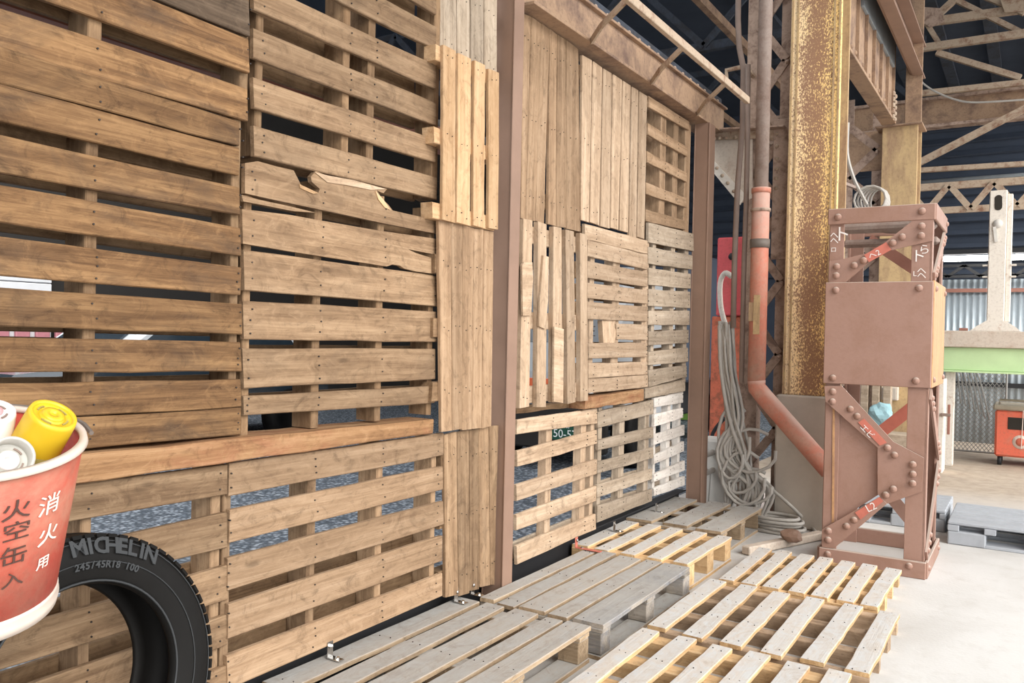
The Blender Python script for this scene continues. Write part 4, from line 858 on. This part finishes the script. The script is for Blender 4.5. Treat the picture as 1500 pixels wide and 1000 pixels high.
# truck whose number plate shows through the far bay
YV = 7.0; pc = K(834.5, 632, YV)
t = thing('parked_truck', (pc.x-.1, YV+2, 0), 'white truck with an orange stripe and green number plate, parked behind the far bay', 'truck')
vx0, vx1 = pc.x-1.25, pc.x+.40
prism('cab', [(YV+.02, .45), (YV, .9), (YV+.15, 1.25), (YV+.45, 2.0), (YV+1.7, 2.05), (YV+1.75, .45)], vx0, vx1, 'truck_white', t, .05)
box('cargo_bed', (vx0-.05, YV+1.85, .8), (vx1+.05, YV+4.6, 2.3), 'wall_navy', t, .03); box('chassis', (vx0+.3, YV+.3, .35), (vx1-.3, YV+4.5, .79), 'black', t, .02)
nrm = V((0, -.75, .3)); plate('windscreen', [(vx0+.12, YV+.135, 1.24), (vx1-.12, YV+.135, 1.24), (vx1-.16, YV+.42, 1.93), (vx0+.16, YV+.42, 1.93)], nrm, .02, 'glass_dark', t)
box('stripe', (vx0+.05, YV-.012, .78), (vx1-.05, YV+.012, .88), 'truck_orange', t, .003); box('bumper', (vx0-.02, YV-.10, .20), (vx1+.02, YV+.0, .62), 'yard_wall', t, .02); box('grille', (vx0+.45, YV-.02, .64), (vx1-.45, YV+.02, .77), 'black', t, .004)
for x in (vx0+.16, vx1-.16): lathe('headlight', [(.085, 0), (.075, .03), (.0001, .045)], frame(V((x, YV-.015, .70)), PX, NY), 'chrome', t, 16)
np_ = box('number_plate', (pc.x-.16, YV-.118, pc.z-.075), (pc.x+.16, YV-.104, pc.z+.085), 'plate_green', t, .004)
tk = [[], []]
text('', '50-57', .112, frame(V((pc.x+.012, YV-.119, pc.z-.014)), PX, NY), '', None, .001, tk); text('', '・', .08, frame(V((pc.x-.14, YV-.119, pc.z-.022)), PX, NY), '', None, .001, tk); text('', '100', .04, frame(V((pc.x+.03, YV-.119, pc.z+.058)), PX, NY), '', None, .001, tk)
mesh('plate_lettering', tk[0], tk[1], 'plate_white', np_, fix=False)
for yy in (YV+.75, YV+3.6): wheel(t, vx1+.02, yy, .36); wheel(t, vx0-.02, yy, .36, -1)
o = mesh('hanging_sheet', *bevelled((boxv(.9, .02, 2.4), BOXF), .004), 'green_sheet', None, Matrix.Translation((-2.3, 12.5, 1.2))); tag(o, 'green sheet hanging far behind the red cabinet', 'sheet')

# ================================================================== LOWER LEFT: TYRE, BUCKET, SPRAY CANS
tc = CAM + ray(96, 1006)*1.90 + V((0, 0, .014))
tilt = math.radians(9); ax = V((math.cos(tilt), -.06, math.sin(tilt))).normalized(); mw = frame(tc, V((0, 1, 0)), ax)
TS = .90; RO = .372
prof = [(.243, .085), (.250, .100), (.262, .104), (.285, .112), (.315, .116), (.340, .112), (.358, .100), (.368, .082), (RO, .055), (RO-.008, .052), (RO-.008, .040), (RO, .037), (RO+.001, .006), (RO-.008, .003), (RO-.008, -.003), (RO+.001, -.006), (RO, -.037), (RO-.008, -.040), (RO-.008, -.052), (RO, -.055), (.368, -.082), (.358, -.100), (.340, -.112), (.300, -.114), (.262, -.104), (.243, -.09), (.247, -.075), (.285, -.092), (.325, -.09), (.348, -.05), (.350, 0), (.348, .05), (.325, .09), (.285, .092), (.247, .072)]
t = thing('car_tyre', tc-V((0, 0, .35)), 'worn black car tyre leaning against the wall in the lower left corner', 'tyre')
prof = [(r*TS, z*TS) for r, z in prof]
cs = lathe('carcass', prof, mw, 'rubber', t, 72, True, True)
vs, fs = [], []
for i in range(72):
    for sg in (1, -1):
        a = 2*math.pi*(i+.5*(sg < 0))/72; m2 = mw @ Matrix.Rotation(a, 4, 'Z') @ Matrix.Translation((.3585*TS, 0, sg*.089*TS)) @ Matrix.Rotation(sg*.5, 4, 'Y'); k = len(vs)
        vs.extend(m2 @ v for v in boxv(.010, .022, .026)); fs.extend(tuple(q+k for q in f) for f in BOXF)
tag(mesh('tread_blocks', vs, fs, 'rubber', t), kind='stuff')
for (r, z, rr) in ((.252, .103, .0035), (.300, .1155, .0018), (.352, .106, .0018)): lathe('bead_ring', [((r-rr)*TS, z*TS), (r*TS, (z+rr)*TS), ((r+rr)*TS, z*TS), (r*TS, (z-rr)*TS)], mw, 'rubber_letter', t, 72, True, True)
tk = [[], []]
def arc_text(body, r, size, a0, da, z, tilt_):
    for i, ch in enumerate(body):
        a = math.radians(a0-da*i); rad = V((math.cos(a), math.sin(a), 0)); tan = V((math.sin(a), -math.cos(a), 0))
        m2 = Matrix(((tan.x, rad.x, 0, rad.x*r), (tan.y, rad.y, 0, rad.y*r), (0, 0, 1, z), (0, 0, 0, 1))) @ Matrix.Rotation(-tilt_, 4, 'X')
        if ch != ' ': text('', ch, size, mw @ m2, '', None, .0015, tk, bold=size*.03)
arc_text('MICHELIN', .338*TS, .052, 91, 5.0, .1150*TS, .32)
arc_text('245/45R18 100', .292*TS, .022, 93, 2.7, .1165*TS, -.05)
mesh('sidewall_lettering', tk[0], tk[1], 'rubber_letter', t, fix=False)

tocam = V((1.10, -.487, 0)).normalized(); bt = math.radians(13); bup = (PZ*math.cos(bt)+tocam*math.sin(bt)).normalized()
brim = CAM + ray(-52, 645)*1.10; HB = .235; RT, RB = .143, .114
bmw = frame(brim-bup*HB, tocam.cross(PZ), bup)
t = thing('fire_bucket', brim-bup*HB, 'red metal fire bucket with handwriting, holding spray cans, lower left', 'bucket')
lathe('shell', [(.0001, .006), (RB-.004, .006), (RT-.003, HB), (RT, HB), (RB, 0), (.0001, 0)], bmw, 'bucket_red', t, 64)
lathe('rim', [(RT-.006, HB-.002), (RT-.006, HB+.005), (RT+.003, HB+.005), (RT+.005, HB-.003), (RT, HB-.006)], bmw, 'bucket_rim', t, 64, True, True)
lathe('foot_ring', [(RB-.004, -.008), (RB+.003, -.008), (RB+.005, .004), (RB+.003, .012), (RB+.004, .014), (RB+.002, .02), (RB-.002, .016)], bmw, 'bucket_rim', t, 64, True, True)
hs = [brim+(V((0, 0, 0)))]
u1 = (bmw.to_3x3() @ V((1, 0, 0))).normalized(); u2 = (bmw.to_3x3() @ V((0, 1, 0))).normalized()
tube('handle', [brim+u2*.0+(-tocam)*.02+(u1*math.cos(q)*.155)+((bup*.25-tocam*.95)*math.sin(q)*.145) for q in [i*math.pi/12 for i in range(13)]], .0035, 'cable_dark', t, 6)
tk1, tk2 = [[], []], [[], []]
def on_bucket(body, px, py, size, tk, wx=1.0):
    d = ray(px, py); inv = bmw.inverted(); o3 = inv @ CAM; dd = (inv.to_3x3() @ d)
    kk = (RT-RB)/HB; A = dd.x**2+dd.y**2-(kk*dd.z)**2; B = 2*(o3.x*dd.x+o3.y*dd.y-kk*dd.z*(RB+kk*o3.z)); Cc = o3.x**2+o3.y**2-(RB+kk*o3.z)**2
    s_ = (-B-math.sqrt(max(B*B-4*A*Cc, 0)))/(2*A); p = o3+dd*s_; a0 = math.atan2(p.y, p.x); h0 = p.z; q = [[], []]
    text('', body, size, Matrix.Identity(4), '', None, .0004, q); k = len(tk[0])
    for v in q[0]:
        h = h0+v.y; r = RB+kk*h+.0012+v.z; a = a0+v.x*wx/r; tk[0].append(bmw @ V((r*math.cos(a), r*math.sin(a), h)))
    tk[1].extend(tuple(i+k for i in f) for f in q[1])
for ch, x, y, s_ in (('火', 24, 748, .031), ('空', 24, 779, .030), ('缶', 20, 815, .030), ('入', 18, 850, .024)): on_bucket(ch, x, y, s_, tk1, 1.25)
for ch, x, y, s_ in (('消', 72, 740, .032), ('火', 70, 783, .032), ('用', 62, 824, .020)): on_bucket(ch, x, y, s_, tk2, 1.2)
mesh('black_writing', tk1[0], tk1[1], 'ink', t, fix=False); mesh('white_writing', tk2[0], tk2[1], 'white_ink', t, fix=False)
bb = brim-bup*(HB+.0085)
t = thing('bucket_stand', (bb.x, bb.y, 0), 'grey tube stand carrying the red fire bucket', 'stand')
lathe('plate', [(.0001, -.001), (.09, -.001), (.09, -.009), (.0001, -.009)], frame(bb, tocam.cross(PZ), bup), 'cable_dark', t, 24)
tube('pole', [(bb.x, bb.y, .0), bb-bup*.009], .018, 'cable_grey', t, 10); lathe('foot', [(.0001, 0), (.16, 0), (.16, .012), (.03, .03), (.0001, .03)], Matrix.Translation((bb.x, bb.y, 0)), 'cable_dark', t, 24)

def spray_can(end_px, dep, axis_img, r, L, mats, label, hollow=False):
    p = CAM+ray(*end_px)*dep; vd = ray(*end_px).normalized(); vr = vd.cross(up).normalized(); vu = vr.cross(vd); ax = (vr*axis_img[0]+vu*axis_img[1]-vd*axis_img[2]).normalized(); m = frame(p, (vr-ax*vr.dot(ax)), ax)
    t = thing('spray_can', p-ax*L, label, 'spray can', 'spray cans in the bucket'); cap, body, ring, core = mats
    lathe('cap', [(r, -.055), (r*.97, -.006), (r*.93, 0), (r*.80, .0), (r*.78, -.004 if not hollow else -.02)], m, cap, t, 40)
    lathe('body', [(.0001, -L), (r*.95, -L), (r*1.02, -L+.01), (r*1.02, -.056), (r*.9, -.052)], m, body, t, 40)
    dz = -.004 if not hollow else -.02
    lathe('inner_disc', [(r*.80, dz), (r*.56, dz), (r*.54, dz-.003), (r*.50, dz-.003), (r*.48, dz+.001), (.0001, dz+.001)], m, ring, t, 40)
    lathe('nozzle', [(r*.44, dz), (r*.44, dz+.004), (r*.18, dz+.005), (r*.16, dz-.004), (.0001, dz-.006)], m, core, t, 28)
    tk = [[], []]
    for a in (.5, 2.2, 3.9, 5.4):
        a2, b2 = tube_geo([V((r*.60*math.cos(a+q*.1), r*.60*math.sin(a+q*.1), dz+.0005)) for q in range(8)], .0017, 4); k = len(tk[0]); tk[0] += [m @ v for v in a2]; tk[1] += [tuple(i+k for i in f) for f in b2]
    mesh('moulding', tk[0], tk[1], 'yellow_dirty' if cap == 'yellow_plastic' else 'conduit', t)
spray_can((79, 606), 1.14, (.36, .70, .50), .0335, .20, ('yellow_plastic', 'yellow_dirty', 'yellow_plastic', 'yellow_plastic'), 'spray can with a bright yellow cap standing out of the red bucket')
spray_can((18, 668), 1.08, (.25, .30, .92), .0300, .17, ('grey_plastic', 'grey_plastic', 'grey_plastic', 'pink_plastic'), 'spray can with a grey hollow cap end pointing at the camera', True)
spray_can((-12, 600), 1.12, (.12, .80, .50), .0310, .20, ('pink_plastic', 'peach_can', 'pink_plastic', 'pink_center'), 'peach spray can with a pale pink cap, cut off by the left edge')
